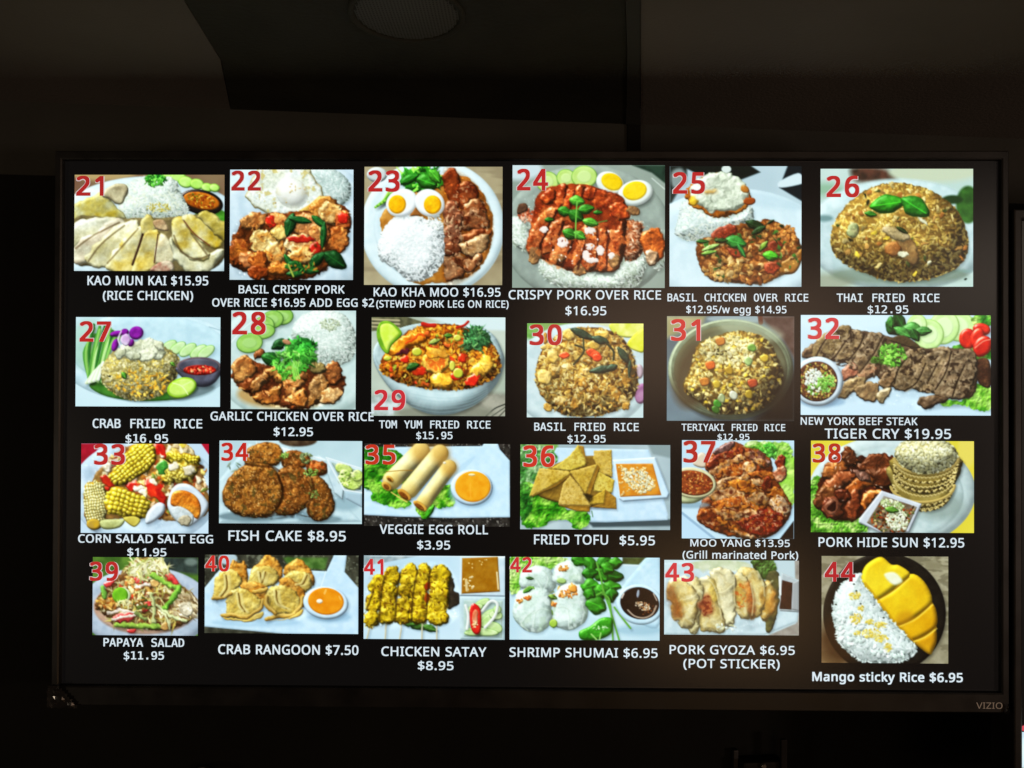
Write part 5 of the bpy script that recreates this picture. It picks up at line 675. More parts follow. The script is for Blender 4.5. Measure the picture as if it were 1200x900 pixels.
def d43(p):
    p.bg('#b4c8d0', '#a4b9c2', 260); p.flat(sdP([(860, 70), (1032, 70), (1032, 220), (880, 180)], False), '#aabfc8', soft=10); p.flat(sdP([(1000, 70), (1035, 70), (1035, 620), (800, 620), (1010, 530)], False), '#7c7670', '#94908a', soft=10); p.lump(sdP([(50, 90), (300, 70), (860, 160), (1030, 440), (1020, 520), (780, 615), (50, 612)], False), '#b9ced8', '#a9c0cb', bev=20, amb=.85, soft=5)
    p.frill(sdP([(690, 72), (850, 72), (850, 190), (770, 215), (720, 150)]), ('#1f3a18', '#3f6428', '#6a8a4c'), sc=24); p.flat(sdE(450, 110, 230, 44), '#a9b694', '#c0c8b0', soft=16)
    p.lump(sdP([(800, 190), (880, 170), (890, 320), (840, 560), (790, 560)]), '#3a3c28', '#5c5a34', bev=16, sh=.3, wob=6)
    p.lump(sdP([(905, 160), (1032, 215), (1032, 450), (890, 440), (885, 300)], False), '#a8b4ba', '#98a4aa', bev=10); p.lump(sdP([(908, 215), (985, 235), (975, 430), (890, 425)], False), '#2c1814', '#3c2018', bev=6); p.lump(sdP([(985, 235), (1032, 215), (1032, 440), (978, 430)], False), '#8f9498', bev=8); p.line([(890, 190), (895, 320)], 7, '#dce6ea', lit=0)
    G = dict(bev=44, bump=13, bs=54, cs=50, spec=.14, sh=.4, shd=(10, 10), amb=.42, wob=8, ws=30)
    for pts, a, b in [([(760, 300), (800, 230), (850, 290), (860, 400), (800, 500), (750, 480)], '#b89c5c', '#a07c3c'), ([(560, 200), (620, 130), (730, 150), (780, 260), (770, 430), (720, 490), (650, 450), (600, 300)], '#c0b888', '#b0985c'), ([(540, 240), (600, 150), (660, 230), (690, 360), (680, 480), (600, 490), (560, 400)], '#c4ba88', '#b49c60'), ([(390, 200), (440, 130), (530, 150), (560, 230), (570, 420), (560, 540), (490, 540), (440, 400)], '#d0cca8', '#c0b484'), ([(300, 260), (360, 190), (420, 250), (440, 360), (490, 560), (380, 590), (310, 520)], '#ccc294', '#b8a468'), ([(150, 230), (260, 190), (330, 260), (320, 420), (300, 580), (240, 590), (180, 400)], '#ccc69a', '#bcae78'), ([(90, 220), (180, 200), (270, 280), (300, 420), (250, 540), (190, 560), (120, 480), (85, 330)], '#c8bc8c', '#b29a5c')]:
        s = sdP(pts); p.lump(s, a, b, **G); p.spots(s, '#d4d0ac', 34, .6, .1, .5)
    for a, c in (((120, 370, 30, 130, -12), '#7a3c14'), ((165, 440, 26, 60, -8), '#8a4c18'), ((365, 400, 46, 78, 0), '#8a2c10'), ((660, 300, 22, 70, -8), '#c0601c'), ((690, 400, 16, 70, -5), '#a8501c'), ((600, 330, 30, 90, 0), '#c89c3c'), ((840, 380, 18, 80, 5), '#b4742c'), ((770, 340, 24, 60, 0), '#c08c3c'), ((410, 300, 26, 80, -20), '#c8a848')):
        p.lump(sdE(*a), c, C3(c)*.8, bev=14, soft=34, bump=8, bs=16, spec=.1, wob=8, a=.62)
    p.spots(sdE(365, 400, 50, 85), '#5a1408', 14, .55, .08, .7); p.spots(sdE(610, 350, 50, 110), '#b8581c', 20, .58, .06, .8)
    p.mess(sdE(470, 360, 420, 250), 2.0, 10, .35, .6)
    for pts in ([(380, 140), (440, 145), (480, 170)], [(440, 310), (490, 300), (560, 240)], [(560, 180), (565, 380), (600, 410)], [(300, 210), (380, 220), (430, 300), (470, 500)], [(680, 240), (700, 360), (690, 470)], [(790, 260), (840, 220)], [(190, 360), (260, 340), (300, 300)], [(730, 150), (770, 240), (780, 330)]): p.line(pts, 6, '#d2cca4', a=.5, sh=.3)
    p.bits(20, sdE(480, 560, 100, 30), (8, 16), (4, 8), ('#c8d4cc', '#b8b890'), sh=.2)
def d44(p):
    p.bg('#7c7660', '#9a9480', 60, 4); p.spots(sdE(530, 380, 600, 500), '#5c5644', 40, .58, .08, .5, stx=.4); p.spots(sdE(860, 150, 200, 300), '#aaa48c', 30, .6, .08, .6, stx=.4); p.flat(sdE(180, 650, 150, 120), '#6a4a2a', soft=80, a=.6)
    p.lump(sdE(525, 405, 392, 388), '#16120f', '#1e1a14', bev=30, spec=.05, sh=.4, amb=.6); p.flat(sdE(250, 560, 140, 160), '#3a2412', soft=80, a=.7)
    Mg = dict(bev=34, bump=5, bs=60, cs=120, amb=.5, sh=.35, shd=(-6, 12), spec=.05)
    for pts, a, b in [([(705, 575), (780, 540), (850, 500), (858, 580), (835, 640), (815, 665), (760, 630)], '#cc9a1c', '#b98614'), ([(600, 480), (700, 430), (825, 340), (862, 420), (850, 495), (780, 545), (700, 575), (650, 530)], '#d4a41c', '#c4900f'), ([(470, 325), (580, 250), (690, 150), (780, 200), (830, 320), (760, 400), (610, 480), (540, 410)], '#dcb824', '#d0a41a'), ([(375, 200), (395, 110), (450, 60), (510, 42), (570, 90), (620, 95), (690, 155), (600, 230), (480, 315), (430, 270)], '#dfc22e', '#d4b020')]:
        p.lump(sdP(pts), a, b, **Mg)
    for pts in ([(470, 320), (580, 255), (680, 170)], [(605, 482), (720, 430), (830, 335)], [(705, 575), (780, 545), (855, 490)]): p.line(pts, 5, '#7a5808', a=.85, lit=0); p.line([(x+3, y+9) for x, y in pts], 5, '#ecd060', a=.6, lit=0)
    p.line([(400, 210), (480, 310), (600, 470), (700, 570)], 8, '#a87c0c', a=.5, lit=0); p.lump(sdP([(525, 150), (590, 140), (640, 195), (590, 220), (545, 190)]), '#d8dcb4', '#e4e8d0', bev=12, soft=14, amb=.85); p.flat(sdE(650, 430, 60, 40, -30), '#b07c14', soft=40, a=.6)
    r = sdP([(320, 180), (370, 150), (370, 195), (410, 250), (470, 330), (540, 420), (610, 500), (680, 570), (725, 630), (700, 670), (640, 700), (560, 715), (430, 710), (360, 690), (280, 630), (240, 580), (220, 490), (200, 410), (210, 300), (260, 220)])
    p.rice(r, 900, ('#d2e0e0', '#deeaea', '#c2d2d0', '#ccdcd8'), '#9fb4ac', L=(13, 22), W=(5.5, 8.5), bev=130, gain=.5, lo=.5, wob=12)
    p.bits(60, sdU(sdE(330, 500, 110, 120, 20), sdE(560, 640, 140, 50)), (10, 20), (8, 14), ('#d4e2e0', '#c0d2cc', '#e0eaea'), sh=.3)
    for cx, cy, rx, ry in ((335, 290, 40, 28), (340, 435, 45, 36), (440, 530, 65, 34), (350, 530, 24, 18), (500, 475, 40, 24), (545, 620, 30, 34), (430, 455, 30, 18), (500, 560, 50, 30), (375, 370, 24, 20)): p.bits(int(rx*.4), sdE(cx, cy, rx, ry), (7, 13), (4, 6), ('#cdb858', '#d6c874', '#c0a440'), sh=.12); p.flat(sdE(cx, cy, rx*.8, ry*.8), '#c8b048', soft=20, a=.35)
    for x, y in ((372, 340), (520, 430), (330, 215), (345, 258), (215, 345)): p.lump(sdE(x, y, 7, 5), '#2c2c24', bev=3)
# number: (photograph rectangle x0,y0,x1,y1), (sheet origin x,y, scale)
TILES = {
21: ((87.5, 205, 263, 317.6), (80, 190, 5)), 22: ((269.6, 199, 414, 328), (250, 190, 5)), 23: ((427, 195.6, 588.7, 334), (420, 190, 5)),
24: ((600.5, 193.8, 779, 337.4), (595, 190, 4.737)), 25: ((784.6, 195, 939, 336), (775, 190, 5)), 26: ((961.4, 198, 1140, 335.9), (950, 190, 5)),
27: ((89.1, 371.8, 258.2, 476.4), (80, 360, 5.625)), 28: ((271, 364, 417, 479.5), (250, 355, 5.625)), 29: ((435.5, 371.9, 592, 487.4), (425, 365, 5.806)),
30: ((617.6, 379.1, 753.8, 489.2), (600, 370, 5.806)), 31: ((781.4, 370.7, 930.5, 493.3), (770, 365, 5.806)), 32: ((938.2, 369.4, 1160.7, 486.6), (930, 360, 5)),
33: ((95.3, 520, 244.6, 624.7), (85, 510, 6)), 34: ((257.2, 516.6, 424.3, 613.5), (245, 510, 6.316)), 35: ((427, 520, 597.7, 616.6), (420, 515, 6.486)),
36: ((609.8, 521.2, 785.2, 620.5), (600, 515, 6.316)), 37: ((799, 516, 930.3, 631.1), (785, 510, 6)), 38: ((950.1, 516.7, 1141, 624), (940, 510, 5.714)),
39: ((108.9, 653, 232.2, 744.4), (95, 645, 6.667)), 40: ((240.1, 650.4, 420, 742.2), (235, 645, 6.154)), 41: ((426.4, 651.3, 591.6, 749), (420, 645, 6.206)),
42: ((597.3, 653, 772.9, 749.9), (590, 645, 6.316)), 43: ((778.3, 656.5, 936, 743.9), (770, 645, 6.206)), 44: ((962.6, 651.8, 1110.9, 776.9), (940, 645, 5.455))}
# ---------------------------------------------------------------- helpers
def ray(u, v): return R3 @ Vector(((u-600)/F_PX, 1.0, (450-v)/F_PX))
def at_y(u, v, y=0.0):                      # photograph point -> point on the plane of that depth
    d = ray(u, v); t = (y-CAM_P[1])/d.y; return Vector(CAM_P)+d*t
def at_z(u, v, z):
    d = ray(u, v); t = (z-CAM_P[2])/d.z; return Vector(CAM_P)+d*t
def at_plane(u, v, p0, n):
    d = ray(u, v); t = (p0-Vector(CAM_P)).dot(n)/d.dot(n); return Vector(CAM_P)+d*t
Rn = np.array(R3); Cn = np.array(CAM_P)
def project(x, z):                          # points of the screen plane -> photograph coordinates
    P = np.stack([x-Cn[0], np.full(x.shape, -Cn[1]), z-Cn[2]], -1) @ Rn
    return 600+F_PX*P[..., 0]/P[..., 1], 450-F_PX*P[..., 2]/P[..., 1]
def tag(o, label=None, cat=None, group=None, kind=None):
    for k, v in (('label', label), ('category', cat), ('group', group), ('kind', kind)):
        if v: o[k] = v
    return o
def link(name, data, mat=None, parent=None):
    o = bpy.data.objects.new(name, data); COL.objects.link(o)
    if mat and data is not None and not data.materials: data.materials.append(mat)
    if parent: o.parent = parent
    return o
def empty(name, loc=(0, 0, 0)):
    o = bpy.data.objects.new(name, None); o.empty_display_size = .05; COL.objects.link(o); o.location = loc; return o
def mesh(name, verts, faces):
    m = bpy.data.meshes.new(name); m.from_pydata([tuple(v) for v in verts], [], faces); m.update(); return m
def box_bm(bm, x0, y0, z0, x1, y1, z1):
    vs_ = [bm.verts.new(p) for p in ((x0, y0, z0), (x1, y0, z0), (x1, y1, z0), (x0, y1, z0), (x0, y0, z1), (x1, y0, z1), (x1, y1, z1), (x0, y1, z1))]
    for f in ((3, 2, 1, 0), (4, 5, 6, 7), (0, 1, 5, 4), (1, 2, 6, 5), (2, 3, 7, 6), (3, 0, 4, 7)): bm.faces.new([vs_[i] for i in f])
    return vs_
def bm_obj(name, bm, mat, parent=None, bevel=0, seg=2):
    if bevel: bmesh.ops.bevel(bm, geom=list(bm.edges), offset=bevel, segments=seg, affect='EDGES', profile=.6)
    bmesh.ops.recalc_face_normals(bm, faces=list(bm.faces))
    m = bpy.data.meshes.new(name); bm.to_mesh(m); bm.free()
    return link(name, m, mat, parent)
def boxo(name, a, b, mat, parent=None, bevel=0):
    bm = bmesh.new(); box_bm(bm, *a, *b); return bm_obj(name, bm, mat, parent, bevel)

# ---------------------------------------------------------------- materials
def lin(c): c = C3(c); return tuple(np.where(c <= .04045, c/12.92, ((c+.055)/1.055)**2.4))
def principled(name, col, rough=.5, spec=.5, metal=0, noise=0, nscale=40, bump=0, bscale=200, emis=None, estr=1, rnoise=0):
    m = bpy.data.materials.new(name); m.use_nodes = True; nt = m.node_tree; b = nt.nodes['Principled BSDF']
    b.inputs['Base Color'].default_value = (*col, 1); b.inputs['Roughness'].default_value = rough; b.inputs['Metallic'].default_value = metal; b.inputs['Specular IOR Level'].default_value = spec
    tc = nt.nodes.new('ShaderNodeTexCoord')
    if noise:
        n = nt.nodes.new('ShaderNodeTexNoise'); n.inputs['Scale'].default_value = nscale; n.inputs['Detail'].default_value = 5; nt.links.new(tc.outputs['Object'], n.inputs['Vector'])
        r = nt.nodes.new('ShaderNodeValToRGB'); a = [c*(1-noise) for c in col]; d = [min(1, c*(1+noise)) for c in col]
        r.color_ramp.elements[0].position = .3; r.color_ramp.elements[1].position = .7; r.color_ramp.elements[0].color = (*a, 1); r.color_ramp.elements[1].color = (*d, 1)
        nt.links.new(n.outputs['Fac'], r.inputs['Fac']); nt.links.new(r.outputs['Color'], b.inputs['Base Color'])
    if rnoise:
        n = nt.nodes.new('ShaderNodeTexNoise'); n.inputs['Scale'].default_value = nscale; n.inputs['Detail'].default_value = 4; nt.links.new(tc.outputs['Object'], n.inputs['Vector'])
        mr = nt.nodes.new('ShaderNodeMapRange'); mr.inputs['To Min'].default_value = max(.02, rough-rnoise); mr.inputs['To Max'].default_value = rough+rnoise
        nt.links.new(n.outputs['Fac'], mr.inputs['Value']); nt.links.new(mr.outputs['Result'], b.inputs['Roughness'])
    if bump:
        n = nt.nodes.new('ShaderNodeTexNoise'); n.inputs['Scale'].default_value = bscale; n.inputs['Detail'].default_value = 3; nt.links.new(tc.outputs['Object'], n.inputs['Vector'])
        bp = nt.nodes.new('ShaderNodeBump'); bp.inputs['Strength'].default_value = bump; bp.inputs['Distance'].default_value = .002
        nt.links.new(n.outputs['Fac'], bp.inputs['Height']); nt.links.new(bp.outputs['Normal'], b.inputs['Normal'])
    if emis: b.inputs['Emission Color'].default_value = (*emis, 1); b.inputs['Emission Strength'].default_value = estr
    return m
SCR = dict(rough=.24, spec=.5)
M_panel = principled('lcd_panel', (.004, .004, .004), emis=(.0030, .0027, .0027), **SCR)
M_text = principled('lit_white_text', (.004,)*3, emis=lin('#dbe9f1'), **SCR)
M_outline = principled('lit_number_outline', (.004,)*3, emis=lin('#d6c9c8'), **SCR)
M_bezel = principled('bezel_plastic', (.009, .0085, .008), .36, .4, noise=.3, nscale=25, rnoise=.10)
M_house = principled('rear_housing_plastic', (.006, .006, .006), .6, .3, bump=.3, bscale=900)
M_logo = principled('logo_print', (.50, .47, .43), .45, .5)
M_wall = principled('dark_wall_paint', (.0045, .0045, .0036), .8, .1, noise=.25, nscale=6, bump=.3, bscale=120)
M_band = principled('brown_header_paint', (.030, .030, .025), .8, .2, noise=.15, nscale=5, bump=.25, bscale=150)
M_ceil = principled('brown_ceiling_panel', (.098, .086, .074), .85, .2, noise=.14, nscale=4, bump=.35, bscale=220)
M_dark = principled('dark_ceiling_panel', (.020, .019, .013), .8, .2, noise=.3, nscale=8, bump=.4, bscale=160)
M_grille = principled('speaker_grille_metal', (.038, .034, .027), .6, .4, metal=.2)
M_film = principled('clear_film', (.018, .017, .016), .16, .6, noise=.3, nscale=60)
M_metal = principled('bracket_steel', (.016, .016, .018), .5, .5, metal=.5, noise=.2, nscale=30)
M_brown = principled('brown_box_plastic', (.006, .005, .004), .7, .15, noise=.2, nscale=30)
M_screw = principled('screw_steel', (.22, .20, .17), .35, .5, metal=.8)
M_cable = principled('cable_rubber', (.016, .016, .014), .5, .4, noise=.2, nscale=60)
def picture_mat():
    m = bpy.data.materials.new('lit_picture'); m.use_nodes = True; nt = m.node_tree; b = nt.nodes['Principled BSDF']
    b.inputs['Base Color'].default_value = (.004, .004, .004, 1); b.inputs['Roughness'].default_value = .24
    a = nt.nodes.new('ShaderNodeAttribute'); a.attribute_name = 'picture'; nt.links.new(a.outputs['Color'], b.inputs['Emission Color']); b.inputs['Emission Strength'].default_value = 1.0
    return m
M_pic = picture_mat()
for m_ in (M_pic, M_text, M_outline, M_panel): m_.cycles.emission_sampling = 'NONE'

# ---------------------------------------------------------------- wall and ceiling
SW, SH = 1.21/2, 1.21*9/32                      # half size of the lit panel
wyaw = math.radians(-6.0)                        # the wall turns away from the television towards the right
wn = Vector((math.sin(wyaw), math.cos(wyaw), 0)).normalized(); w0 = Vector((-.62, .075, 0))
wx = Vector((wn.y, -wn.x, 0))
def on_wall(u, v, off=0): return at_plane(u, v, w0-wn*off, wn)
ZC = on_wall(0, 118).z                           # ceiling height
wl = [w0+wx*-1.2, w0+wx*2.6]
def wallquad(name, z0, z1, off, mat):
    p = [q-wn*off for q in wl]; b = [q+wn*.1 for q in wl]
    return tag(link(name, mesh(name, [(*p[0].xy, z0), (*p[1].xy, z0), (*p[1].xy, z1), (*p[0].xy, z1), (*b[0].xy, z0), (*b[1].xy, z0), (*b[1].xy, z1), (*b[0].xy, z1)], [(0, 1, 2, 3), (5, 4, 7, 6), (4, 0, 3, 7), (1, 5, 6, 2), (3, 2, 6, 7), (4, 5, 1, 0)]), mat), kind='structure')
zb = on_wall(20, 206).z
wallquad('wall', -1.0, zb, .004, M_wall)
band = wallquad('wall_header', zb, ZC, 0, M_band)
ceil = tag(empty('ceiling', (0, 0, ZC)), kind='structure')
def ceil_slab(name, uvs, mat, drop=0.0, th=.02, far=None, label=None):
    pts = [at_z(u, v, ZC-drop) for u, v in uvs]
    n = len(pts); V = [(p.x, p.y, -drop) for p in pts]+[(p.x, p.y, -drop+th) for p in pts]
    F = [tuple(range(n)), tuple(range(2*n-1, n-1, -1))]+[(i, i+n, (i+1) % n+n, (i+1) % n) for i in range(n)]
    m = mesh(name, V, F); bm = bmesh.new(); bm.from_mesh(m); bmesh.ops.recalc_face_normals(bm, faces=list(bm.faces)); bm.to_mesh(m); bm.free()
    o = link(name, m, mat, ceil)
    if label: o['label'] = label
    return o
p = on_wall(0, 118); ca, cb = wl[0], wl[1]
m_ = mesh('ceiling_deck', [(ca.x-.3, -.75, .03), (cb.x, -.75, .03), (cb.x, cb.y, .03), (ca.x-.3, ca.y, .03)], [(0, 3, 2, 1)]); link('deck', m_, M_dark, ceil)
def wall_v(u):                                   # image height of the wall/ceiling line at image column u
    lo, hi = 90., 200.
    for _ in range(40):
        mid = (lo+hi)/2
        if on_wall(u, mid).z > ZC: lo = mid
        else: hi = mid
    return hi
ceil_slab('panel', [(-420, wall_v(-420)+.3), (270, wall_v(270)+.3), (258, 70), (215, 0), (120, -150), (-900, -150)], M_ceil, label='plain brown ceiling panel at left')
ceil_slab('panel', [(271, wall_v(271)+.3), (733.6, wall_v(733.6)+.3), (734.4, 60), (732.4, 0), (725.5, -150), (121.5, -150), (216, 0), (259, 70)], M_dark, .000, label='dark ceiling panel holding the round speaker')
ceil_slab('grid_bar', [(734, wall_v(734)+.3), (750, wall_v(750)+.3), (750, 0), (746, -150), (726, -150), (733, 0), (735, 60)], M_band, .0015, label='narrow brown bar between ceiling panels')
ceil_slab('panel', [(750.8, wall_v(751)+.3), (1700, wall_v(1700)+.3), (2300, -150), (746.8, -150), (750.8, 0)], M_ceil, label='plain brown ceiling panel at right')
# thin joint strip of the wall under the grid bar
a, b = on_wall(735, 150), on_wall(750, 150)
bm = bmesh.new(); box_bm(bm, 0, -.0, 0, (b-a).length, .004, ZC-zb); o = bm_obj('joint_strip', bm, M_wall, band); o.matrix_world = Matrix.Translation((a.x-wn.x*.004, a.y-wn.y*.004, zb)) @ Matrix.Rotation(wyaw, 4, 'Z').inverted()

# ---------------------------------------------------------------- round ceiling speaker
c0 = at_z(477, 17, ZC); rad = abs(at_z(545, 17, ZC).x-c0.x)
sp = tag(empty('ceiling_speaker', (c0.x, c0.y, ZC)), 'round ceiling speaker with perforated grille in the dark panel', 'speaker')
bm = bmesh.new(); prof = [(rad*.90, -.001), (rad*.93, -.0025), (rad*.97, -.003), (rad, -.002), (rad, .012), (rad*.90, .012)]; N = 64; rings = []
for r_, z_ in prof: rings.append([bm.verts.new((r_*math.cos(2*math.pi*i/N), r_*math.sin(2*math.pi*i/N), z_)) for i in range(N)])
for k in range(len(prof)):
    A, B = rings[k], rings[(k+1) % len(prof)]
    for i in range(N): bm.faces.new((A[i], A[(i+1) % N], B[(i+1) % N], B[i]))
bm_obj('rim', bm, M_dark, sp)
# grille: a sheet with real rows of square holes
bm = bmesh.new(); g = rad*.91; step = rad/17; vid = {}
def gv(x, y):
    k = (round(x, 6), round(y, 6))
    if k not in vid: vid[k] = bm.verts.new((x, y, -.0025+.002*(x*x+y*y)/(g*g)))
    return vid[k]
n_ = int(g/step)+1
for i in range(-n_, n_+1):
    for j in range(-n_, n_+1):
        x, y = i*step, j*step
        if math.hypot(x+step/2, y+step/2) > g-step*.6: continue
        h_ = step*.22; o4 = [(x, y), (x+step, y), (x+step, y+step), (x, y+step)]; c_ = (x+step/2, y+step/2)
        i4 = [(c_[0]-h_, c_[1]-h_), (c_[0]+h_, c_[1]-h_), (c_[0]+h_, c_[1]+h_), (c_[0]-h_, c_[1]+h_)]
        for q in range(4): bm.faces.new((gv(*o4[q]), gv(*i4[q]), gv(*i4[(q+1) % 4]), gv(*o4[(q+1) % 4])))
bm_obj('grille', bm, M_grille, sp)

# ---------------------------------------------------------------- television bodies
def frame_mesh(name, x0, x1, z0, z1, ix0, ix1, iz0, iz1, yf, yb, lip=.0022):
    # hollow rectangular frame: rounded front edge, shallow inner lip down to the panel
    bm = bmesh.new(); loops = []
    def loop(ax0, ax1, az0, az1, y): return [bm.verts.new(p_) for p_ in ((ax0, y, az0), (ax1, y, az0), (ax1, y, az1), (ax0, y, az1))]
    e = .0016
    loops = [loop(x0, x1, z0, z1, yb), loop(x0, x1, z0, z1, yf+e), loop(x0+e*.3, x1-e*.3, z0+e*.3, z1-e*.3, yf+e*.3), loop(x0+e, x1-e, z0+e, z1-e, yf), loop(ix0-lip*1.2, ix1+lip*1.2, iz0-lip*1.2, iz1+lip*1.2, yf), loop(ix0-lip*.4, ix1+lip*.4, iz0-lip*.4, iz1+lip*.4, yf+lip*.5), loop(ix0, ix1, iz0, iz1, .0005)]
    for A, B in zip(loops, loops[1:]):
        for i in range(4): bm.faces.new((A[i], A[(i+1) % 4], B[(i+1) % 4], B[i]))
    return bm_obj(name, bm, M_bezel)
OX, OT, OB = .010, .012, .026
def television(name, loc):
    t = empty(name, loc)
    f = frame_mesh('bezel', -SW-OX, SW+OX, -SH-OB, SH+OT, -SW, SW, -SH, SH, -.006, .030); f.parent = t
    s = link('screen', mesh('screen', [(-SW, 0, -SH), (SW, 0, -SH), (SW, 0, SH), (-SW, 0, SH)], [(0, 1, 2, 3)]), M_panel, t)
    bm = bmesh.new(); box_bm(bm, -SW-OX+.004, .0301, -SH-OB+.004, SW+OX-.004, .046, SH+OT-.004); h = bm_obj('rear_housing', bm, M_house, t, .006)
    bm = bmesh.new(); box_bm(bm, -.42, .0462, -SH+.02, .42, .068, .05); bm_obj('electronics_hump', bm, M_house, t, .008)
    return t, s, f
tv, screen, bezel = television('television', (0, 0, 0))
tag(tv, 'wide black television showing twenty-four numbered menu dishes with prices', 'television')

# ---------------------------------------------------------------- what the screen shows: pictures
def rect_of(n):
    (u0, v0, u1, v1), _ = TILES[n]
    um, vm = (u0+u1)/2, (v0+v1)/2
    return at_y(u0, vm).x, at_y(um, v1).z, at_y(u1, vm).x, at_y(um, v0).z
DISH = {21: 'sliced poached chicken around white rice with sauce bowl', 22: 'fried egg over crispy pork with basil', 23: 'stewed pork leg, rice and two egg halves', 24: 'glazed crispy pork slices with egg halves and cucumber', 25: 'minced basil chicken beside rice topped with fried egg', 26: 'fried rice dome with two basil leaves', 27: 'fried rice with purple orchid, lime and chilli sauce', 28: 'brown garlic chicken with cilantro and rice dome', 29: 'orange shrimp fried rice in a white bowl', 30: 'fried rice dome with dark basil leaves and chilli', 31: 'fried rice with diced carrot in a grey-green bowl', 32: 'sliced grilled beef steak with dipping sauce and tomatoes', 33: 'corn cob pieces with salted egg', 34: 'brown fish cakes with cucumber dish', 35: 'three egg rolls on lettuce with orange sauce', 36: 'fried tofu triangles with peanut sauce', 37: 'charred grilled pork slices with brown dipping sauce', 38: 'fried pork strips beside a woven sticky rice basket', 39: 'shredded papaya salad heap', 40: 'five fried wontons with orange sauce', 41: 'yellow chicken skewers with peanut sauce', 42: 'white steamed dumplings with cilantro and dark sauce', 43: 'row of pan-fried dumplings', 44: 'mango slices and white rice on a black plate'}
S_RES = 1.25
def picture(n, name='menu_photo', parent=None):
    x0, z0, x1, z1 = rect_of(n); (u0, v0, u1, v1), (ox, oy, k) = TILES[n]
    w, h = int((u1-u0)*S_RES), int((v1-v0)*S_RES)
    X, Z = np.meshgrid(np.linspace(x0, x1, w), np.linspace(z1, z0, h)); U, V = project(X, Z)
    P = Pic((U-ox)*k, (V-oy)*k, n); globals()['d%d' % n](P); P.post(tint=TINT, gain=GAIN)
    c = P.c; c = np.where(c <= .04045, c/12.92, ((c+.055)/1.055)**2.4)
    me = bpy.data.meshes.new(name); nv = w*h; nf = (w-1)*(h-1)
    me.vertices.add(nv); me.vertices.foreach_set('co', np.stack([X, np.zeros_like(X), Z], -1).astype(np.float32).ravel())
    i = (np.arange(h-1)[:, None]*w+np.arange(w-1)[None]).ravel(); q = np.stack([i, i+w, i+w+1, i+1], -1).astype(np.int32)
    me.loops.add(nf*4); me.loops.foreach_set('vertex_index', q.ravel()); me.polygons.add(nf); me.polygons.foreach_set('loop_start', (np.arange(nf)*4).astype(np.int32))
    me.update(calc_edges=True)
    at = me.color_attributes.new('picture', 'FLOAT_COLOR', 'POINT'); at.data.foreach_set('color', np.concatenate([c, np.ones((h, w, 1))], -1).astype(np.float32).ravel())
    o = link(name, me, M_pic, parent); o.location.y = -.0006; return o
TINT, GAIN = (.985, 1.005, .99), 1.10
for n in TILES:
    o = picture(n, parent=screen); o['label'] = 'menu picture %d: %s' % (n, DISH[n])

# ---------------------------------------------------------------- lettering
fd = bpy.utils.system_resource('DATAFILES')
def font(fn):
    try: return bpy.data.fonts.load(os.path.join(fd, 'fonts', fn))
    except Exception: return None
F_SANS, F_MONO = font('NotoSansMath-Regular.woff2'), font('DejaVuSansMono.woff2')
def glyphs(text, fnt, off, sp=1.0):
    cu = bpy.data.curves.new('t', 'FONT'); cu.body = text; cu.size = 1; cu.space_character = sp; cu.space_word = 1.12; cu.resolution_u = 5; cu.fill_mode = 'FRONT'
    if fnt: cu.font = fnt
    ob = bpy.data.objects.new('t', cu); COL.objects.link(ob); dg = bpy.context.evaluated_depsgraph_get(); dg.update()
    me = bpy.data.meshes.new_from_object(ob.evaluated_get(dg)); V = [tuple(v.co[:2]) for v in me.vertices]; Fc = [tuple(p_.vertices) for p_ in me.polygons]
    bpy.data.objects.remove(ob); bpy.data.curves.remove(cu); bpy.data.meshes.remove(me); return np.array(V), Fc
CAPH = {}
def cap_height(fnt):
    if fnt not in CAPH: CAPH[fnt] = glyphs('H', fnt, 0)[0][:, 1].max()
    return CAPH[fnt]
def set_text(V, F, text, u0, u1, vb, cap, fnt, off, sp=1.0):
    g, fc = glyphs(text, fnt, 0, sp); um = (u0+u1)/2; y = at_y(um, vb); x0, x1 = at_y(u0, vb).x, at_y(u1, vb).x
    hz = at_y(um, vb-cap).z-y.z; hc = cap_height(fnt); d = off*hz                  # d: extra stroke weight, grown by shifted copies
    xs = x0+d+(g[:, 0]-g[:, 0].min())/(np.ptp(g[:, 0]))*(x1-x0-2*d); zs = y.z+d+g[:, 1]/hc*(hz-2*d)
    for k, (ex, ez) in enumerate(((0, 0), (-1, -1), (-1, 0), (-1, 1), (0, 1), (1, 1), (1, 0), (1, -1), (0, -1)) if off > 0 else ((0, 0),)):
        b = len(V)
        V += [(float(a_)+d*ex, .00003*k, float(c_)+d*ez*.8) for a_, c_ in zip(xs, zs)]; F += [tuple(i+b for i in f_) for f_ in fc]
S, Mo = 's', 'm'
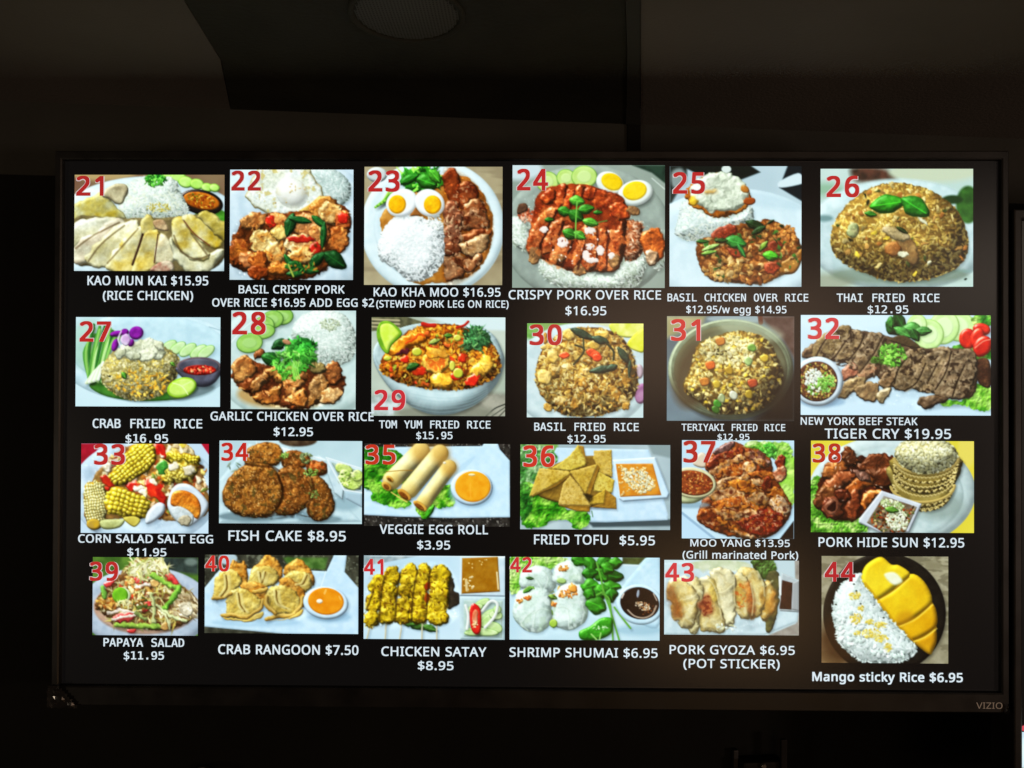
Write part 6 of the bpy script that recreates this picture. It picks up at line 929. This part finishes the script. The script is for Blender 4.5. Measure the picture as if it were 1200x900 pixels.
CAPTIONS = {21: [('KAO MUN KAI $15.95', 103, 244.4, 334.4, 11, S), ('(RICE CHICKEN)', 121, 226.6, 351.7, 10.6, S)], 22: [('BASIL CRISPY PORK', 280, 404, 344, 9.6, S), ('OVER RICE $16.95 ADD EGG $2', 249, 438.5, 359.6, 9.8, S)],
23: [('KAO KHA MOO $16.95', 438, 586.6, 347.6, 10.4, S), ('(STEWED PORK LEG ON RICE)', 441, 596, 360.6, 8.6, S)], 24: [('CRISPY PORK OVER RICE', 596, 774.5, 351, 10.8, S), ('$16.95', 662.5, 710.5, 369.5, 10.6, S)],
25: [('BASIL CHICKEN OVER RICE', 782, 947, 353.4, 9.2, Mo), ('$12.95/w egg $14.95', 804, 921.4, 367.2, 8.8, S)], 26: [('THAI FRIED RICE', 980, 1100.6, 354, 9.8, Mo), ('$12.95', 1016.4, 1064, 367.2, 9.2, Mo)],
27: [('CRAB FRIED RICE', 109, 237.3, 501.7, 10.8, Mo), ('$16.95', 147.6, 197.3, 518.7, 10, Mo)], 28: [('GARLIC CHICKEN OVER RICE', 247, 438, 493, 10.4, S), ('$12.95', 321, 367, 511, 10.2, S)],
29: [('TOM YUM FRIED RICE', 444.3, 574.8, 502, 9.2, Mo), ('$15.95', 487.9, 530.4, 514.5, 8.6, Mo)], 30: [('BASIL FRIED RICE', 626, 748.5, 504.9, 9.5, Mo), ('$12.95', 665, 709.7, 518.5, 8.9, Mo)],
31: [('TERIYAKI FRIED RICE', 798.4, 920, 505, 8.3, Mo), ('$12.95', 840.6, 878, 515.6, 7.3, Mo)], 32: [('NEW YORK BEEF STEAK', 938, 1074.8, 498, 9, S), ('TIGER CRY $19.95', 966, 1114, 514, 11.6, S)],
33: [('CORN SALAD SALT EGG', 92, 250, 636.2, 9.8, S), ('$11.95', 149.7, 195.3, 651.7, 9.5, S)], 34: [('FISH CAKE $8.95', 268, 405.4, 633.8, 12, S)], 35: [('VEGGIE EGG ROLL', 445, 571.9, 625.7, 11, S), ('$3.95', 489, 527.6, 643.7, 10.3, S)],
36: [('FRIED TOFU', 625.8, 712.4, 637.9, 11.5, S), ('$5.95', 726, 767.4, 638.8, 11.3, S)], 37: [('MOO YANG $13.95', 808.8, 925.3, 640.5, 8.5, S), ('(Grill marinated Pork)', 799.7, 935, 654.7, 9, S)], 38: [('PORK HIDE SUN $12.95', 958.9, 1129.5, 641, 11.2, S)],
39: [('PAPAYA SALAD', 121.7, 216.2, 757.5, 9.8, Mo), ('$11.95', 145.5, 192.5, 772.5, 9.4, Mo)], 40: [('CRAB RANGOON $7.50', 256, 420.2, 766.7, 11.3, S)], 41: [('CHICKEN SATAY', 447, 569.9, 768.8, 11, S), ('$8.95', 489.8, 531.5, 784.9, 10.3, S)],
42: [('SHRIMP SHUMAI $6.95', 597, 770.5, 770, 11, S)], 43: [('PORK GYOZA $6.95', 784.5, 931.1, 766.7, 10.6, S), ('(POT STICKER)', 800.6, 913.4, 782.8, 10.6, S)], 44: [('Mango sticky Rice $6.95', 951.5, 1127.9, 798.6, 11, 'b')]}
NUMBERS = {21: (89.4, 206, 123, 230.4), 22: (271, 200, 307, 224.4), 23: (431, 199.6, 469.4, 225.6), 24: (605, 197.8, 643, 224.2), 25: (787.4, 201.6, 826.6, 228), 26: (967, 206, 1007, 232), 27: (93.3, 376, 131.6, 401.2), 28: (271.9, 365, 312.6, 392.7), 29: (438, 456.3, 476, 481.3), 30: (619.8, 379.8, 659, 405), 31: (785, 373.6, 821.3, 400), 32: (945.4, 372, 983.6, 398), 33: (110.3, 519.7, 148, 545), 34: (259.2, 518.2, 292.5, 540.4), 35: (427.7, 520.4, 464.7, 544.6), 36: (612.3, 521.3, 650.7, 547.5), 37: (799.7, 515.8, 838.7, 542.5), 38: (950.9, 519, 985.5, 542.4), 39: (105.2, 657.4, 140, 680.7), 40: (240.2, 650.2, 270, 669.7), 41: (426, 654, 450.3, 673.7), 42: (597, 652, 624, 671), 43: (778.4, 658.7, 813.8, 681.7), 44: (964.7, 657.5, 1002.3, 681.7)}
RED = {21: '#b02826', 22: '#b02a28', 34: '#c42a20', 35: '#c8341e', 36: '#cf3424', 37: '#b42a20', 38: '#b83018', 43: '#d0323c', 44: '#b42028', 32: '#d03a40', 29: '#cc3038', 31: '#cc302c', 40: '#d03028', 41: '#cc2e34', 42: '#cc3434'}
FONTS = {S: (F_SANS, .021, 1.04), Mo: (F_MONO, .017), 'b': (F_SANS, .036, 1.05)}
for n, lines in CAPTIONS.items():
    V, Fc = [], []
    for t_, u0, u1, vb, cp, fk in lines: set_text(V, Fc, t_, u0, u1, vb, cp, *FONTS[fk])
    o = link('caption', mesh('caption', V, Fc), M_text, screen); o.location.y = -.0011; o['label'] = 'white caption %s' % ' '.join(l[0] for l in lines)
reds = {}
def number(n, box, txt, parent, dx=0, dz=0):
    u0, v0, u1, v1 = box; hx = RED.get(n, '#bc2a28')
    if hx not in reds: reds[hx] = principled('lit_red_number', (.004,)*3, emis=lin(hx), **SCR)
    V, Fc = [], []; set_text(V, Fc, txt, u0+.9, u1-.9, v1-.4, (v1-v0)-.9, F_SANS, .036, 1.12)
    o = link('item_number', mesh('item_number', V, Fc), reds[hx], parent); o.location = (dx, -.0019, dz); o['label'] = 'red number %s' % txt
    V, Fc = [], []; set_text(V, Fc, txt, u0, u1, v1-.3, (v1-v0)-.9, F_SANS, .058, 1.12)
    q = link('number_outline', mesh('number_outline', V, Fc), M_outline, parent); q.location = (dx, -.0015, dz); return o
for n, bx_ in NUMBERS.items(): number(n, bx_, str(n), screen)

# logo printed on the lower bezel
V, Fc = [], []; set_text(V, Fc, 'VIZIO', 1140.5, 1171, 828, 7.2, F_SANS, 0, 1.0)
o = link('logo', mesh('logo', V, Fc), M_logo, tv); o.location.y = -.0064; o['label'] = 'small grey maker logo on the lower bezel'
# crumpled bits of protective film left on the lower corners
def film(u0, v0, u1, v1, seed):
    rs = np.random.RandomState(seed); nx, ny = 14, 9; V = []; Fc = []
    for j in range(ny):
        for i in range(nx):
            q = at_y(u0+(u1-u0)*i/(nx-1), v0+(v1-v0)*j/(ny-1)+rs.uniform(-.8, .8)*(j in (0, ny-1)), 0); V.append((q.x, -.0075-abs(rs.normal(0, .0011))-.0016*(vnoise(np.array(i*.7), np.array(j*.8), seed)), q.z))
    for j in range(ny-1):
        for i in range(nx-1):
            if (i/(nx-1)) > .35+.65*(j/(ny-1)) and u0 < 600: continue
            if (1-i/(nx-1)) > .35+.65*(j/(ny-1)) and u0 > 600: continue
            Fc.append((j*nx+i, (j+1)*nx+i, (j+1)*nx+i+1, j*nx+i+1))
    o = link('protective_film', mesh('protective_film', V, Fc), M_film, tv); o['label'] = 'crumpled scrap of clear film on a lower bezel corner'; return o
film(60.5, 800, 98, 826, 3); film(1172, 822, 1177, 833, 4)

# ---------------------------------------------------------------- neighbouring television, cut off by the right edge
dx = at_y(1184.5, 450).x-(-SW-OX); dz = at_y(1190, 246.5).z-(SH+OT)
KS = 1.15                                      # a larger set than its neighbour
dx = at_y(1184.5, 450).x+(SW+OX)*KS; dz = at_y(1190, 246.5).z-(SH+OT)*KS
tv2, screen2, bez2 = television('television', (dx, 0, dz)); tv2.scale = (KS,)*3
tag(tv2, 'black television hung lower at the right edge, mostly out of view', 'television')
src = next(o_ for o_ in screen.children if o_.name.startswith('menu_photo') and ' 22:' in o_['label'])
x0, z0, x1, z1 = rect_of(22); px, pz = at_y(1197.3, 870).x, at_y(1197.3, 857.5).z
o = link('menu_photo', src.data, None, screen2); o.location = ((px-dx)/KS-x0, -.0006, (pz-dz)/KS-z1); o['label'] = 'lit menu picture cut off by the right edge'
a = at_y(1195.6, 856.5); b_ = at_y(1195.6+30, 838)
bm = bmesh.new(); cr = [bm.verts.new((.006*math.cos(t_*math.pi/8)*.75, 0, .006*math.sin(t_*math.pi/8)*.55)) for t_ in range(16)]; bm.faces.new(cr)
o = bm_obj('item_number', bm, principled('lit_red_number', (.004,)*3, emis=lin('#d8505a'), **SCR), screen2); q = at_y(1200.2, 853); o.location = ((q.x-dx)/KS, -.0012, (q.z-dz)/KS); o['label'] = 'end of a red number cut off by the right edge'

# ---------------------------------------------------------------- hardware on the wall below the television
def wall_thing(name, u, v, label, cat):
    p_ = on_wall(u, v, .004); t = empty(name, p_); t.rotation_euler.z = -wyaw; tag(t, label, cat); return t
k_ = (on_wall(901, 880, .004)-on_wall(900, 880, .004)).length
t = wall_thing('wall_bracket', 886, 905, 'dark steel strap and brown box with screws below the television', 'bracket')
boxo('strap', (-29*k_, -.010, -40*k_), (-23.5*k_, -.0005, 29*k_), M_metal, t, .0012)
boxo('box', (-22*k_, -.024, -40*k_), (25*k_, -.0005, 20*k_), M_brown, t, .004)
boxo('side_rail', (19*k_, -.030, -40*k_), (26*k_, -.0245, 46*k_), M_brown, t, .0015)
for zz, r_ in ((17, 3.2), (8, 4.2)):
    bm = bmesh.new(); bmesh.ops.create_cone(bm, cap_ends=True, segments=20, radius1=r_*k_, radius2=r_*k_*.8, depth=.005, matrix=Matrix.Translation((0, -.0268, zz*k_)) @ Matrix.Rotation(math.pi/2, 4, 'X')); bm_obj('screw', bm, M_screw, t, .0006, 1)
t = wall_thing('power_cable', 244, 905, 'dark grey cable loop hanging at the bottom edge', 'cable')
bm = bmesh.new(); prev = None; N = 26
for i in range(N):
    th = math.pi*(i/(N-1)); c_ = Vector((13*k_*math.cos(th), -.012-.006*math.sin(th*2), 14*k_*math.sin(th)-6*k_)); tn = Vector((-math.sin(th), 0, math.cos(th))); up_ = Vector((0, 1, 0)); s_ = tn.cross(up_)
    ring = [bm.verts.new(c_+(s_*math.cos(q_*math.pi/4)+up_*math.sin(q_*math.pi/4))*.0042) for q_ in range(8)]
    if prev:
        for q_ in range(8): bm.faces.new((prev[q_], prev[(q_+1) % 8], ring[(q_+1) % 8], ring[q_]))
    prev = ring
bm_obj('cable_loop', bm, M_cable, t)
